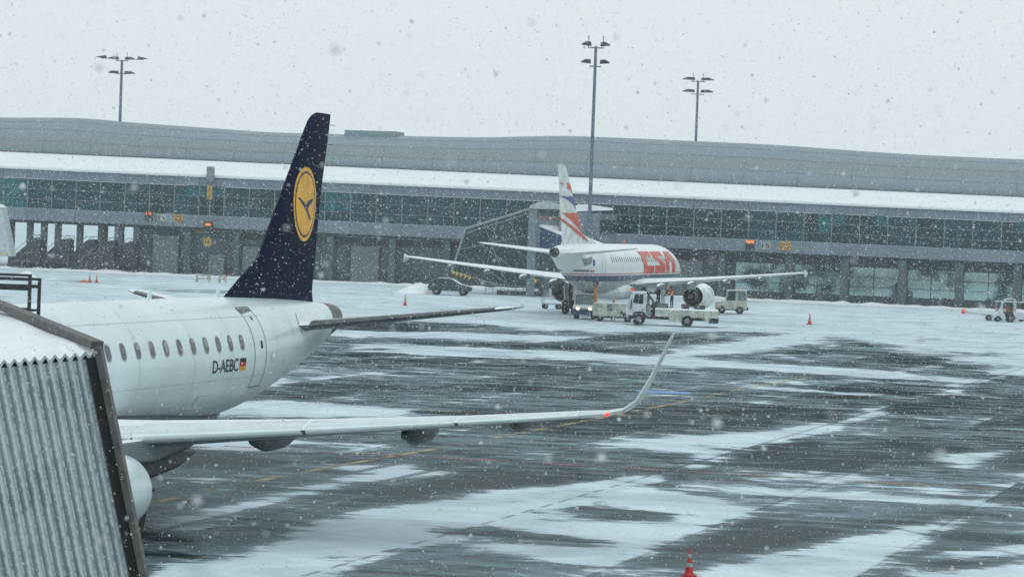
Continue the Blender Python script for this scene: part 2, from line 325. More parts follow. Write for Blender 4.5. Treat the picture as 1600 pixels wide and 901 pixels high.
def build_ground():
    xs = np.concatenate([[-4000, -1500, -600, -300, -180, -120], np.arange(-90, -24, 1.5), np.arange(-24, 30, 0.4), np.arange(30, 90, 1.2), [95, 130, 200, 350, 700, 1600, 4000]])
    ys = [-300., -60., 0., 25., 40.]; y = 46.0
    while y < 335: ys.append(y); y += max(0.2, 0.004 * y)
    ys += [345, 365, 400, 460, 560, 800, 1400, 2600, 5000]; ys = np.array(ys)
    X, Y = np.meshgrid(xs, ys); px, py = X.ravel(), Y.ravel()
    sn = np.zeros(px.shape); wt = np.zeros(px.shape); dr = np.zeros(px.shape)
    soft = np.clip(py * 0.012, 0.5, 6)
    for i, p in enumerate(SNOW):
        sf = soft * (1.5 if i == 0 else 0.8); sn = np.maximum(sn, np.clip(0.5 + 0.5 * sdist(px, py, p) / sf, 0, 1))
    for p in DRY: dr = np.maximum(dr, np.clip(0.5 + 0.5 * sdist(px, py, p) / (soft * 0.8), 0, 1))
    for p in WET: wt = np.maximum(wt, np.clip(0.5 + 0.5 * sdist(px, py, p) / (soft * 1.6), 0, 1))
    sn = sn * (1 - 0.95 * dr); sn = np.where(py > 330, 1.0, sn); sn = np.where((np.abs(px) > 60) & (py > 180), 1, sn)
    nx, ny = len(xs), len(ys); idx = np.arange(nx * ny).reshape(ny, nx)
    F = np.stack([idx[:-1, :-1], idx[:-1, 1:], idx[1:, 1:], idx[1:, :-1]], -1).reshape(-1, 4)
    me = bpy.data.meshes.new('apron'); me.from_pydata(np.stack([px, py, 0 * px], 1).tolist(), [], F.tolist())
    for nm, a in (('snowcover', sn), ('wetness', wt)):
        at = me.attributes.new(nm, 'FLOAT', 'POINT'); at.data.foreach_set('value', a.astype(np.float32))
    o = bpy.data.objects.new('apron', me); COL.objects.link(o); o['kind'] = 'structure'
    m = bpy.data.materials.new('snowy_wet_concrete'); m.use_nodes = True; n, l = m.node_tree.nodes, m.node_tree.links
    b = n['Principled BSDF']
    def math_(op, a, b_=None, c=None, clamp=False):
        x = n.new('ShaderNodeMath'); x.operation = op; x.use_clamp = clamp
        for i, v in enumerate((a, b_, c)):
            if v is None: continue
            if isinstance(v, (int, float)): x.inputs[i].default_value = v
            else: l.new(v, x.inputs[i])
        return x.outputs[0]
    def mrange(v, a, b_, c=0.0, d=1.0, smooth=True):
        x = n.new('ShaderNodeMapRange'); x.interpolation_type = 'SMOOTHSTEP' if smooth else 'LINEAR'
        l.new(v, x.inputs['Value'])
        for k_, val in (('From Min', a), ('From Max', b_), ('To Min', c), ('To Max', d)): x.inputs[k_].default_value = val
        return x.outputs[0]
    tc = n.new('ShaderNodeTexCoord')
    def noise(scale, sx, sy, rz=0.0, det=4, rough=0.55, dist=0.0):
        mp = n.new('ShaderNodeMapping'); mp.inputs['Scale'].default_value = (sx, sy, 1); mp.inputs['Rotation'].default_value = (0, 0, rz)
        l.new(tc.outputs['Object'], mp.inputs[0]); z = n.new('ShaderNodeTexNoise'); z.inputs['Scale'].default_value = scale
        z.inputs['Detail'].default_value = det; z.inputs['Roughness'].default_value = rough; z.inputs['Distortion'].default_value = dist
        l.new(mp.outputs[0], z.inputs['Vector']); return z.outputs['Fac']
    at = n.new('ShaderNodeAttribute'); at.attribute_name = 'snowcover'; aw = n.new('ShaderNodeAttribute'); aw.attribute_name = 'wetness'
    big = noise(0.09, 0.8, 1.0, R(10), 3)             # drifts 10 m across
    mid = noise(0.35, 0.8, 1.0, R(14), 7, 0.62, 0.8)  # wind streaks
    fine = noise(2.2, 0.5, 1.0, R(14), 6, 0.65); mid2 = noise(0.95, 0.75, 1.0, R(14), 6, 0.65, 0.6)
    # slab coordinates
    sp = n.new('ShaderNodeSeparateXYZ'); l.new(tc.outputs['Object'], sp.inputs[0])
    na = math_('ADD', math_('MULTIPLY', sp.outputs['X'], 0.949), math_('MULTIPLY', sp.outputs['Y'], -0.3145))
    nb = math_('ADD', math_('MULTIPLY', sp.outputs['X'], 0.259), math_('MULTIPLY', sp.outputs['Y'], 0.966))
    ua = math_('DIVIDE', math_('ADD', na, 21.25), 5.1); ub = math_('DIVIDE', math_('ADD', nb, -76.6), 7.6)
    wnz = n.new('ShaderNodeTexWhiteNoise'); wnz.noise_dimensions = '2D'; cb = n.new('ShaderNodeCombineXYZ')
    l.new(math_('FLOOR', ua), cb.inputs[0]); l.new(math_('FLOOR', ub), cb.inputs[1]); l.new(cb.outputs[0], wnz.inputs['Vector'])
    slab = wnz.outputs['Value']
    def joint(u, w, per):
        f = math_('FRACT', math_('ADD', u, 0.5)); d = math_('MULTIPLY', math_('ABSOLUTE', math_('SUBTRACT', f, 0.5)), per)
        return mrange(d, w * 0.5, w, 1.0, 0.0)
    jA = joint(ua, 0.085, 5.1); jB = joint(ub, 0.24, 7.6); jw = joint(ua, 0.55, 5.1)
    dashn = math_('GREATER_THAN', math_('FRACT', math_('MULTIPLY', nb, 0.62)), 0.4)
    main = math_('LESS_THAN', math_('ABSOLUTE', ua), 0.5); dashn = math_('MAXIMUM', dashn, mrange(nb, 76.0, 84.0))
    dashn = math_('ADD', math_('MULTIPLY', dashn, main), math_('MULTIPLY', math_('SUBTRACT', 1.0, main), 0.42))
    streak = noise(1.0, 0.34, 1.05, R(13.5), 6, 0.62, 0.5)
    # snow amount
    s0 = math_('MULTIPLY', at.outputs['Fac'], 0.86)
    v = math_('ADD', s0, math_('MULTIPLY', math_('SUBTRACT', big, 0.5), 0.75))
    v = math_('ADD', v, math_('MULTIPLY', math_('SUBTRACT', mid, 0.5), 1.6))
    v = math_('ADD', v, math_('MULTIPLY', math_('SUBTRACT', mid2, 0.5), 0.8))
    v = math_('ADD', v, math_('MULTIPLY', math_('SUBTRACT', streak, 0.5), 1.3))
    cnz = noise(0.3, 1.0, 1.0, 0.0, 3)
    chan = math_('MULTIPLY', math_('MULTIPLY', joint(ua, 1.0, 5.1), math_('LESS_THAN', math_('ABSOLUTE', ua), 0.5)), mrange(cnz, 0.42, 0.58))
    v = math_('ADD', v, math_('MULTIPLY', chan, 0.42))
    v = math_('ADD', v, math_('MULTIPLY', math_('SUBTRACT', fine, 0.5), 0.5))
    v = math_('ADD', v, math_('MULTIPLY', math_('SUBTRACT', slab, 0.5), 0.46))
    v = math_('ADD', v, math_('MULTIPLY', math_('MULTIPLY', jw, mid), 0.22))
    v = math_('ADD', math_('SUBTRACT', v, math_('MULTIPLY', aw.outputs['Fac'], 0.32)), 0.15)
    snowf = mrange(v, 0.38, 0.68)
    film = mrange(v, -0.2, 0.55)                      # thin slush film brightens the concrete
    far = mrange(sp.outputs['Y'], 215.0, 300.0); snowf = math_('MAXIMUM', snowf, math_('MULTIPLY', far, 0.62))
    def track(c, w, n0, n1):
        d = math_('ABSOLUTE', math_('ADD', na, -c)); t = mrange(d, w * 0.6, w * 1.2, 1.0, 0.0)
        return math_('MULTIPLY', math_('MULTIPLY', t, mrange(nb, n0, n0 + 3.0)), mrange(nb, n1 - 6.0, n1, 1.0, 0.0))
    trk = math_('MAXIMUM', track(-28.82, .20, 54.0, 84.0), track(-27.15, .18, 50.0, 84.0))
    trk = math_('MAXIMUM', trk, track(-25.9, .10, 60.0, 80.0))
    def arc(cx, cy, rad, w, k):
        dx = math_('SUBTRACT', sp.outputs['X'], cx); dy = math_('SUBTRACT', sp.outputs['Y'], cy)
        d = math_('ABSOLUTE', math_('SUBTRACT', math_('SQRT', math_('ADD', math_('MULTIPLY', dx, dx), math_('MULTIPLY', dy, dy))), rad))
        return math_('MULTIPLY', mrange(d, w * 0.6, w * 1.3, 1.0, 0.0), mrange(cnz, 0.36, 0.56, 0.0, k))
    for a_ in ((60.0, 150.0, 70.0, .16, .7), (60.0, 150.0, 71.9, .16, .7), (-45.0, 40.0, 62.0, .14, .6), (-45.0, 40.0, 63.8, .14, .6), (5.0, 250.0, 92.0, .35, .7), (5.0, 250.0, 94.4, .35, .7)): trk = math_('MAXIMUM', trk, arc(*a_))
    snowf = math_('MULTIPLY', snowf, math_('SUBTRACT', 1.0, math_('MULTIPLY', trk, 0.85)))
    snowf = math_('MULTIPLY', snowf, 0.93)
    # concrete colour
    wet = math_('ADD', math_('MULTIPLY', aw.outputs['Fac'], 0.65), mrange(math_('ADD', math_('ADD', math_('MULTIPLY', big, .5), math_('MULTIPLY', mid2, 0.6)), math_('MULTIPLY', streak, 0.7)), 0.84, 0.96, 1.0, 0.0), clamp=True)
    wet = math_('MAXIMUM', wet, trk)
    cr = n.new('ShaderNodeValToRGB'); cr.color_ramp.elements[0].color = (0.112, 0.148, 0.162, 1); cr.color_ramp.elements[1].color = (0.010, 0.013, 0.012, 1)
    l.new(wet, cr.inputs[0])
    tone = n.new('ShaderNodeMix'); tone.data_type = 'RGBA'; tone.blend_type = 'MULTIPLY'; tone.inputs[0].default_value = 1
    l.new(cr.outputs[0], tone.inputs[6]); cg = n.new('ShaderNodeCombineColor')
    tv = math_('ADD', math_('MULTIPLY', slab, 0.60), math_('MULTIPLY', fine, 0.9)); tv = math_('ADD', tv, 0.22)
    for i in range(3): l.new(tv, cg.inputs[i])
    l.new(cg.outputs[0], tone.inputs[7])
    fm = n.new('ShaderNodeMix'); fm.data_type = 'RGBA'; l.new(math_('MULTIPLY', film, 0.36), fm.inputs[0]); l.new(tone.outputs[2], fm.inputs[6]); fm.inputs[7].default_value = (0.26, 0.37, 0.41, 1)
    jn = n.new('ShaderNodeMix'); jn.data_type = 'RGBA'; l.new(math_('MULTIPLY', math_('MAXIMUM', math_('MULTIPLY', jA, dashn), math_('MULTIPLY', jB, 0.75)), 0.85), jn.inputs[0])
    l.new(fm.outputs[2], jn.inputs[6]); jn.inputs[7].default_value = (0.02, 0.022, 0.022, 1)
    sm = n.new('ShaderNodeMix'); sm.data_type = 'RGBA'; l.new(snowf, sm.inputs[0]); l.new(jn.outputs[2], sm.inputs[6])
    sc = n.new('ShaderNodeValToRGB'); sc.color_ramp.elements[0].position = 0.3; sc.color_ramp.elements[0].color = (0.40, 0.50, 0.54, 1); sc.color_ramp.elements[1].position = 0.62; sc.color_ramp.elements[1].color = (0.68, 0.79, 0.83, 1)
    l.new(mid, sc.inputs[0]); l.new(sc.outputs[0], sm.inputs[7])
    # dark dashes of the channel grating show through the snow
    dk = n.new('ShaderNodeMix'); dk.data_type = 'RGBA'; l.new(math_('MULTIPLY', math_('MULTIPLY', jA, dashn), 0.5), dk.inputs[0]); l.new(sm.outputs[2], dk.inputs[6]); dk.inputs[7].default_value = (0.05, 0.055, 0.055, 1)
    df = n.new('ShaderNodeBsdfDiffuse'); gl = n.new('ShaderNodeBsdfGlossy'); gl.inputs['Color'].default_value = (0.85, 0.97, 1.0, 1); msh = n.new('ShaderNodeMixShader')
    l.new(dk.outputs[2], df.inputs['Color']); l.new(df.outputs[0], msh.inputs[1]); l.new(gl.outputs[0], msh.inputs[2]); l.new(msh.outputs[0], n['Material Output'].inputs[0])
    rw = math_('SUBTRACT', 0.30, math_('MULTIPLY', wet, 0.20)); rw = math_('ADD', rw, math_('MULTIPLY', math_('SUBTRACT', fine, 0.5), 0.2))
    rr = n.new('ShaderNodeMix'); rr.data_type = 'FLOAT'; l.new(snowf, rr.inputs[0]); l.new(rw, rr.inputs[2]); rr.inputs[3].default_value = 0.9
    l.new(rr.outputs[0], gl.inputs['Roughness'])
    si = n.new('ShaderNodeMix'); si.data_type = 'FLOAT'; l.new(snowf, si.inputs[0]); l.new(math_('ADD', math_('MULTIPLY', wet, 0.06), 0.07), si.inputs[2]); si.inputs[3].default_value = 0.02
    l.new(si.outputs[0], msh.inputs[0])
    bp = n.new('ShaderNodeBump'); bp.inputs['Strength'].default_value = 0.25; bp.inputs['Distance'].default_value = 0.03
    l.new(math_('ADD', fine, math_('MULTIPLY', snowf, 0.8)), bp.inputs['Height']); l.new(bp.outputs[0], df.inputs['Normal']); b3 = n.new('ShaderNodeBump'); b3.inputs['Strength'].default_value = 0.05; b3.inputs['Distance'].default_value = 0.01; l.new(fine, b3.inputs['Height']); l.new(b3.outputs[0], gl.inputs['Normal']); n.remove(b)
    me.materials.append(m); return o
build_ground()

def faded_paint(name, col, thr):
    m = bpy.data.materials.new(name); m.use_nodes = True; n, l = m.node_tree.nodes, m.node_tree.links; b = n['Principled BSDF']
    b.inputs['Roughness'].default_value = 0.45; b.inputs['Base Color'].default_value = (*col, 1)
    tc = n.new('ShaderNodeTexCoord'); z = n.new('ShaderNodeTexNoise'); z.inputs['Scale'].default_value = 0.5; z.inputs['Detail'].default_value = 8; z.inputs['Roughness'].default_value = 0.7
    l.new(tc.outputs['Object'], z.inputs['Vector'])
    mr = n.new('ShaderNodeMapRange'); mr.inputs['From Min'].default_value = thr; mr.inputs['From Max'].default_value = thr + 0.16; l.new(z.outputs['Fac'], mr.inputs['Value'])
    tr = n.new('ShaderNodeBsdfTransparent'); ms = n.new('ShaderNodeMixShader'); l.new(mr.outputs[0], ms.inputs[0]); l.new(tr.outputs[0], ms.inputs[1]); l.new(b.outputs[0], ms.inputs[2])
    l.new(ms.outputs[0], n['Material Output'].inputs[0]); return m
def ribbon(name, pts, w, m):
    mb = MB(); P = [Vector((x, y, 0)) for x, y in pts]; V = []
    for i, p in enumerate(P):
        d = (P[min(i + 1, len(P) - 1)] - P[max(i - 1, 0)]).normalized(); s = Vector((-d.y, d.x, 0)) * w / 2
        V += [(p + s).to_tuple(), (p - s).to_tuple()]
    V = [(a, b_, 0.005) for a, b_, c in V]
    mb.add(V, [(2 * i, 2 * i + 1, 2 * i + 3, 2 * i + 2) for i in range(len(P) - 1)])
    o = mb.build(name, m, fix=False); o['kind'] = 'structure'; return o
yl = faded_paint('faded_yellow', (0.38, 0.26, 0.08), 0.44); rl = faded_paint('faded_red', (0.36, 0.07, 0.06), 0.43); bl_ = faded_paint('faded_blue', (0.05, 0.24, 0.60), 0.30)
ribbon('guidance_line', [(-9.5, 66), (-7.5, 73), (-4.5, 81.6), (-1.2, 90.5), (2.6, 101.6), (6.8, 114), (11.6, 129.1), (16.0, 141)], 0.28, yl)
ribbon('guidance_line', [(-7, 106), (-1, 105), (4, 106), (9, 109)], 0.25, yl)
ribbon('stand_limit_line', [(-9, 85.6), (-2, 84.3), (4.0, 83.0), (15.6, 80.3), (25, 78)], 0.26, rl)
ribbon('guidance_line', [(19.0, 145.4), (23, 143.8)], 0.9, yl)
ribbon('painted_mark', [(5.9, 122.4), (8.3, 122.7)], 1.7, bl_)

# ------------------------------------------------------------------ aircraft builder pieces (local: +y nose, port = -x)
def L(s, t, h): return (-t, 25.0 - s, h)
def fuselage(name, st, m, parent, n=48, mats=None, matfn=None, step=0.4):
    S = [a[0] for a in st]; fw = smooth_interp(S, [a[1] for a in st]); ft = smooth_interp(S, [a[2] for a in st]); fb = smooth_interp(S, [a[3] for a in st])
    ss = list(np.arange(S[0], S[-1], step)) + [S[-1]]
    mb = MB(); V = []; F = []
    for s in ss:
        w, a, b_ = fw(s), ft(s), fb(s); zc, hh = (a + b_) / 2, (a - b_) / 2
        for i in range(n):
            t = 2 * math.pi * i / n; V.append(L(s, w * math.sin(t), zc + hh * math.cos(t)))
    m_ = len(ss)
    for j in range(m_ - 1):
        for i in range(n): F.append((j * n + i, j * n + (i + 1) % n, (j + 1) * n + (i + 1) % n, (j + 1) * n + i))
    F += [tuple(range(n)), tuple(range((m_ - 1) * n, m_ * n))]
    mb.add(V, F); o = mb.build(name, m, parent, smooth=True, angle=60)
    def surf(side, off=0.012):
        def fn(s, z):
            w, a, b_ = fw(s), ft(s), fb(s); zc, hh = (a + b_) / 2, (a - b_) / 2
            c = max(-0.999, min(0.999, (z - zc) / hh)); sn_ = math.sqrt(1 - c * c)
            nx, nz = sn_ / w, c / hh; k = math.hypot(nx, nz)
            return L(s, side * (w * sn_ + off * nx / k), z + off * nz / k)
        return fn
    return o, surf
def airfoil(th, n=9):
    cs = [(1 - math.cos(math.pi * i / n)) / 2 for i in range(n + 1)]
    t = lambda c: 5 * th * (0.2969 * math.sqrt(c) - 0.126 * c - 0.3516 * c * c + 0.2843 * c ** 3 - 0.1036 * c ** 4)
    return [(c, t(c) + 0.002) for c in cs[::-1]] + [(c, -t(c) - 0.0005) for c in cs[1:-1]] + [(1.0, -0.002)]
def wing(name, secs, m, parent, side=1, c0=0.0, c1=1.0, off=0.0):
    """secs: (t, sLE, chord, h, thickness ratio, tilt deg)"""
    mb = MB(); V = []; n = None
    for (t, s, ch, h, th, a) in secs:
        prof = airfoil(th); n = len(prof); ca, sa = math.cos(R(a)), math.sin(R(a))
        for c, z in prof:
            cc = c0 + c * (c1 - c0) if c1 < 1 else c
            zz = z * ch
            if c1 < 1:
                tt = 5 * th * (0.2969 * math.sqrt(cc) - 0.126 * cc - 0.3516 * cc * cc + 0.2843 * cc ** 3 - 0.1036 * cc ** 4)
                zz = math.copysign(tt * ch + off, z) if 0.01 < c else 0.0
                if c >= 0.99: zz = math.copysign(tt * ch + off * 0.6, z)
                if z < 0: cc = c0 + c * .035; zz *= .55
                cc = cc - off / ch * (1 - c) * 1.2
            V.append(L(s + cc * ch, side * (t - zz * sa), h + zz * ca))
    F = []
    for j in range(len(secs) - 1):
        for i in range(n): F.append((j * n + i, j * n + (i + 1) % n, (j + 1) * n + (i + 1) % n, (j + 1) * n + i))
    F += [tuple(range(n)), tuple(range((len(secs) - 1) * n, len(secs) * n))]
    mb.add(V, F); return mb.build(name, m, parent, smooth=True, angle=50)
def lerp_sec(secs, t):
    for a, b_ in zip(secs, secs[1:]):
        if a[0] <= t <= b_[0]:
            k = (t - a[0]) / (b_[0] - a[0]); return tuple(x + (y - x) * k for x, y in zip(a, b_))
    return secs[-1]
def fin(name, secs, m, parent):
    """vertical fin: secs (h, sLE, chord, thickness ratio)"""
    mb = MB(); V = []
    for (h, s, ch, th) in secs:
        prof = airfoil(th); n = len(prof)
        for c, z in prof: V.append(L(s + c * ch, z * ch, h))
    F = []
    for j in range(len(secs) - 1):
        for i in range(n): F.append((j * n + i, j * n + (i + 1) % n, (j + 1) * n + (i + 1) % n, (j + 1) * n + i))
    F += [tuple(range(n)), tuple(range((len(secs) - 1) * n, len(secs) * n))]
    mb.add(V, F); o = mb.build(name, m, parent, smooth=True, angle=50)
    hs_ = [a[0] for a in secs]; le = [a[1] for a in secs]; ch_ = [a[2] for a in secs]; th_ = [a[3] for a in secs]
    def surf(side, off=0.01):
        def fn(s, h):
            c = (s - interp(h, hs_, le)) / interp(h, hs_, ch_); c = max(0.004, min(0.999, c)); th = interp(h, hs_, th_)
            tt = 5 * th * (0.2969 * math.sqrt(c) - 0.126 * c - 0.3516 * c * c + 0.2843 * c ** 3 - 0.1036 * c ** 4) + 0.002
            return L(s, side * (tt * interp(h, hs_, ch_) + off), h)
        return fn
    return o, surf
def engine(parent, s0, t, h, r, ln, m_out, m_dark=dark, sz=1.0, core=True):
    e = MB().lathe([(0, r * .80), (-.06 * ln, r * .86), (0.02, r * .88), (-.05, r * .93), (-.2 * ln, r * 1.0), (-.45 * ln, r * 1.0), (-.75 * ln, r * .93), (-ln, r * .80), (-ln - .01, r * .76), (-.8 * ln, r * .80), (-.45 * ln, r * .82), (-.2 * ln, r * .80)], L(s0, t, h), 'y', 40, sz=sz, close=True)
    o = e.build('engine_nacelle', m_out, parent, smooth=True, angle=50)
    MB().lathe([(-.28 * ln, 0.01), (-.3 * ln, r * .8), (-.34 * ln, r * .8), (-.35 * ln, 0.01)], L(s0, t, h), 'y', 32).build('fan_disc', m_dark, o)
    MB().lathe([(-.34 * ln, r * .5), (-.8 * ln, r * .56), (-1.12 * ln, r * .44), (-1.22 * ln, r * .36), (-1.2 * ln, r * .30), (-.5 * ln, r * .30)], L(s0, t, h), 'y', 28, close=True).build('core_cowl', cone_metal, o, smooth=True)
    MB().lathe([(-.6 * ln, r * .24), (-1.15 * ln, r * .24), (-1.4 * ln, r * .04), (-1.41 * ln, .01)], L(s0, t, h), 'y', 20).build('exhaust_plug', cone_metal, o, smooth=True)
    return o
def wheel(parent, c, r, w, name='wheel', axis='x', rim=None):
    o = MB().lathe([(-w / 2, r * .5), (-w / 2, r * .86), (-w * .38, r * .97), (-w * .2, r), (w * .2, r), (w * .38, r * .97), (w / 2, r * .86), (w / 2, r * .5)], c, axis, 24).build(name, black, parent, smooth=True)
    MB().lathe([(-w * .5 - .02, .02), (-w * .5 - .02, r * .3), (-w * .42, r * .52), (w * .42, r * .52), (w * .5 + .02, r * .3), (w * .5 + .02, .02)], c, axis, 16).build('rim', rim or grey_steel, o, smooth=True)
    return o

# ------------------------------------------------------------------ near regional jet
ex, ey, epsi = -9.3228, 69.907, R(197.1466)
jet = empty('passenger_jet', (ex, ey, 0), -epsi, 'white regional jet with dark blue fin and yellow crane disc behind the ribbed bridge', 'airplane')
est = [(0.0, .05, 3.1, 2.9), (.5, .55, 3.6, 2.35), (1.5, 1.0, 4.2, 2.0), (3, 1.35, 4.9, 1.82), (5, 1.5, 5.1, 1.76), (7, 1.505, 5.11, 1.76), (24.0, 1.505, 5.11, 1.76), (27.0, 1.47, 5.11, 1.80),
       (29.5, 1.36, 5.10, 1.98), (32.0, 1.13, 5.04, 2.42), (34.0, .88, 4.97, 2.86), (36.0, .60, 4.87, 3.38), (36.95, .46, 4.81, 3.64)]
fus, esurf = fuselage('fuselage', est, white_paint, jet)
fuselage('tail_cone', [(36.95, .465, 4.815, 3.635), (37.3, .42, 4.80, 3.73), (37.8, .37, 4.76, 3.88), (38.2, .28, 4.68, 4.05), (38.4, .16, 4.58, 4.2)], cone_metal, jet, 24, step=0.1)
# belly fairing
fb = MB(); V = []; ss = [12.0, 13.2, 15, 17, 19, 21, 23, 25, 26.6, 28.2, 29.3]; wz = [(.3, 2.1, 1.75), (1.3, 2.3, 1.35), (1.75, 2.45, 1.12), (1.85, 2.5, 1.02), (1.85, 2.5, .98), (1.8, 2.45, .95), (1.6, 2.35, .95), (1.25, 2.25, 1.05), (.9, 2.15, 1.25), (.5, 2.05, 1.6), (.15, 2.0, 1.85)]
for s, (w, a, b_) in zip(ss, wz):
    for i in range(20):
        t = 2 * math.pi * i / 20; c_, s_ = math.cos(t), math.sin(t); V.append(L(s, w * math.copysign(abs(s_) ** .7, s_), (a + b_) / 2 + (a - b_) / 2 * math.copysign(abs(c_) ** .7, c_)))
n = 20; F = [(j * n + i, j * n + (i + 1) % n, (j + 1) * n + (i + 1) % n, (j + 1) * n + i) for j in range(len(ss) - 1) for i in range(n)] + [tuple(range(n)), tuple(range((len(ss) - 1) * n, len(ss) * n))]
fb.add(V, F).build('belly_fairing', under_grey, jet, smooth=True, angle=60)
MB().prism([(25 - 19.0, .95), (25 - 23.0, .66), (25 - 24.4, .80), (25 - 25.8, 1.18), (25 - 24.8, 1.35), (25 - 19.0, 1.3)], 'x', -1.15, 1.15).build('belly_shade_block', dark, jet, bevel=.12)  # dark block added to give the belly a black, shadowed lower edge
fsec = [(4.6, 28.9, 7.5, .035), (5.0, 29.3, 7.0, .04), (5.13, 29.64, 6.6, .045), (5.6, 30.65, 5.65, .06), (6.13, 31.9, 4.5, .085), (8.0, 33.52, 3.15, .09), (10.0, 35.22, 1.98, .085), (10.25, 35.45, 1.8, .08), (10.42, 35.72, 1.56, .075), (10.52, 36.1, 1.2, .06)]
fin_o, fsurf = fin('tail_fin', fsec, navy, jet)
# disc and crane on both sides of the fin
CR = [(34.45, 7.94), (34.64, 7.95), (34.91, 7.85), (35.17, 7.74), (35.25, 7.80), (35.34, 7.87), (35.56, 7.91), (35.87, 7.95), (35.72, 7.80), (35.50, 7.73), (35.36, 7.62), (35.72, 7.32), (35.62, 7.28), (35.15, 7.60), (34.86, 7.74), (34.63, 7.86)]
for side in (1, -1):
    circ = lambda r, n_=48: [(35.16 + .93 * r * math.cos(2 * math.pi * i / n_), 7.76 + r * math.sin(2 * math.pi * i / n_)) for i in range(n_)]
    for nm, r, mm, of in (('logo_disc', 1.1, logo_yellow, .010), ('logo_ring', .98, logo_blue, .014), ('logo_field', .915, logo_yellow, .018)):
        decal([circ(r)], fsurf(side, of), (.25, .25), nm, mm, fin_o)
    decal([CR], fsurf(side, .023), (.25, .25), 'crane_emblem', logo_blue, fin_o)
# stabilisers
stab = [(.35, 32.6, 3.4, 4.22, .11, 4), (1.2, 33.1, 2.9, 4.28, .10, 5), (5.8, 36.15, 1.45, 4.88, .09, 7), (6.15, 36.5, 1.15, 4.93, .08, 7), (6.3, 37.0, .6, 4.95, .06, 7)]
for side in (1, -1):
    so = wing('tailplane', stab, wing_grey, jet, side)
    wing('deicing_edge', [stab[1], lerp_sec(stab, 3.0), stab[2]], boot_metal, so, side, 0, .14, .012)
    decal([rrect(34.2, 4.32, 2.5, .62, .3)], esurf(side, .015), (.2, .1), 'tailplane_fairing', slat_metal, jet)
# windows
for side in (1, -1):
    for k in range(24):
        s = 27.74 - .828 * k; z = 3.96
        w_ = decal([rrect(s, z, .30, .44, .14)], esurf(side, .008), (.1, .08), 'window_frame', rim_white, jet)
        decal([rrect(s, z + .01, .235, .375, .115)], esurf(side, .014), (.1, .08), 'pane', pane_grey, w_)
    for k, hh in ((1, .12), (3, .2), (4, .08), (6, .26), (8, .14), (11, .2)):
        s = 27.74 - .828 * k; decal([[(s - .085, 3.97 + .16 - hh), (s + .085, 3.97 + .16 - hh), (s + .085, 3.97 + .15), (s - .085, 3.97 + .15)]], esurf(side, .017), (.1, .08), 'blind', rim_white, jet)
    # rear door outline
    s0, s1, z0, z1 = 28.62, 29.55, 2.72, 4.83; w = .03
    polys = []
    for a, b_ in ((s0, s0 + w), (s1, s1 + w)): polys.append([(a, z0), (b_, z0), (b_, z1), (a, z1)])
    polys.append([(s0, z0 - w), (s1 + w, z0 - w), (s1 + w, z0), (s0, z0)])
    polys.append([(s0 - .0, z1), (s1 + w, z1), (s1 + w, z1 + w), (s0, z1 + w)])
    d_ = decal(polys, esurf(side, .009), (.15, .1), 'door', line_grey, jet)
    decal([[(s0 + .05, z1 - .14), (s1 - .02, z1 - .08), (s1, z1 - .02), (s0 - .08, z1 - .02)]], esurf(side, .012), (.1, .1), 'gutter', boot_metal, d_)
    decal([rrect(29.22, 3.86, .13, .22, .05)], esurf(side, .012), (.1, .1), 'handle', black, d_)
    decal([rrect(29.15, 4.56, .09, .09, .03)], esurf(side, .012), (.1, .1), 'door_window', black, d_)
    bm, _ = text_bm('D-AEBC', 1, .008)
    _cut(bm, (lambda x, z, f_=esurf(side, .012): f_(25.58 + 1.78 * x, 3.22 + .34 * z)) if side == 1 else (lambda x, z, f_=esurf(side, .012): f_(27.34 - 1.72 * x, 3.22 + .33 * z)), (.08, .25), 'registration', reg_ink, jet)
    for i, mm in enumerate((black, flag_red, flag_gold)):
        decal([[(27.47, 3.55 - .11 * i), (27.92, 3.55 - .11 * i), (27.92, 3.44 - .11 * i), (27.47, 3.44 - .11 * i)]], esurf(side, .013), (.1, .1), 'flag', mm, jet)
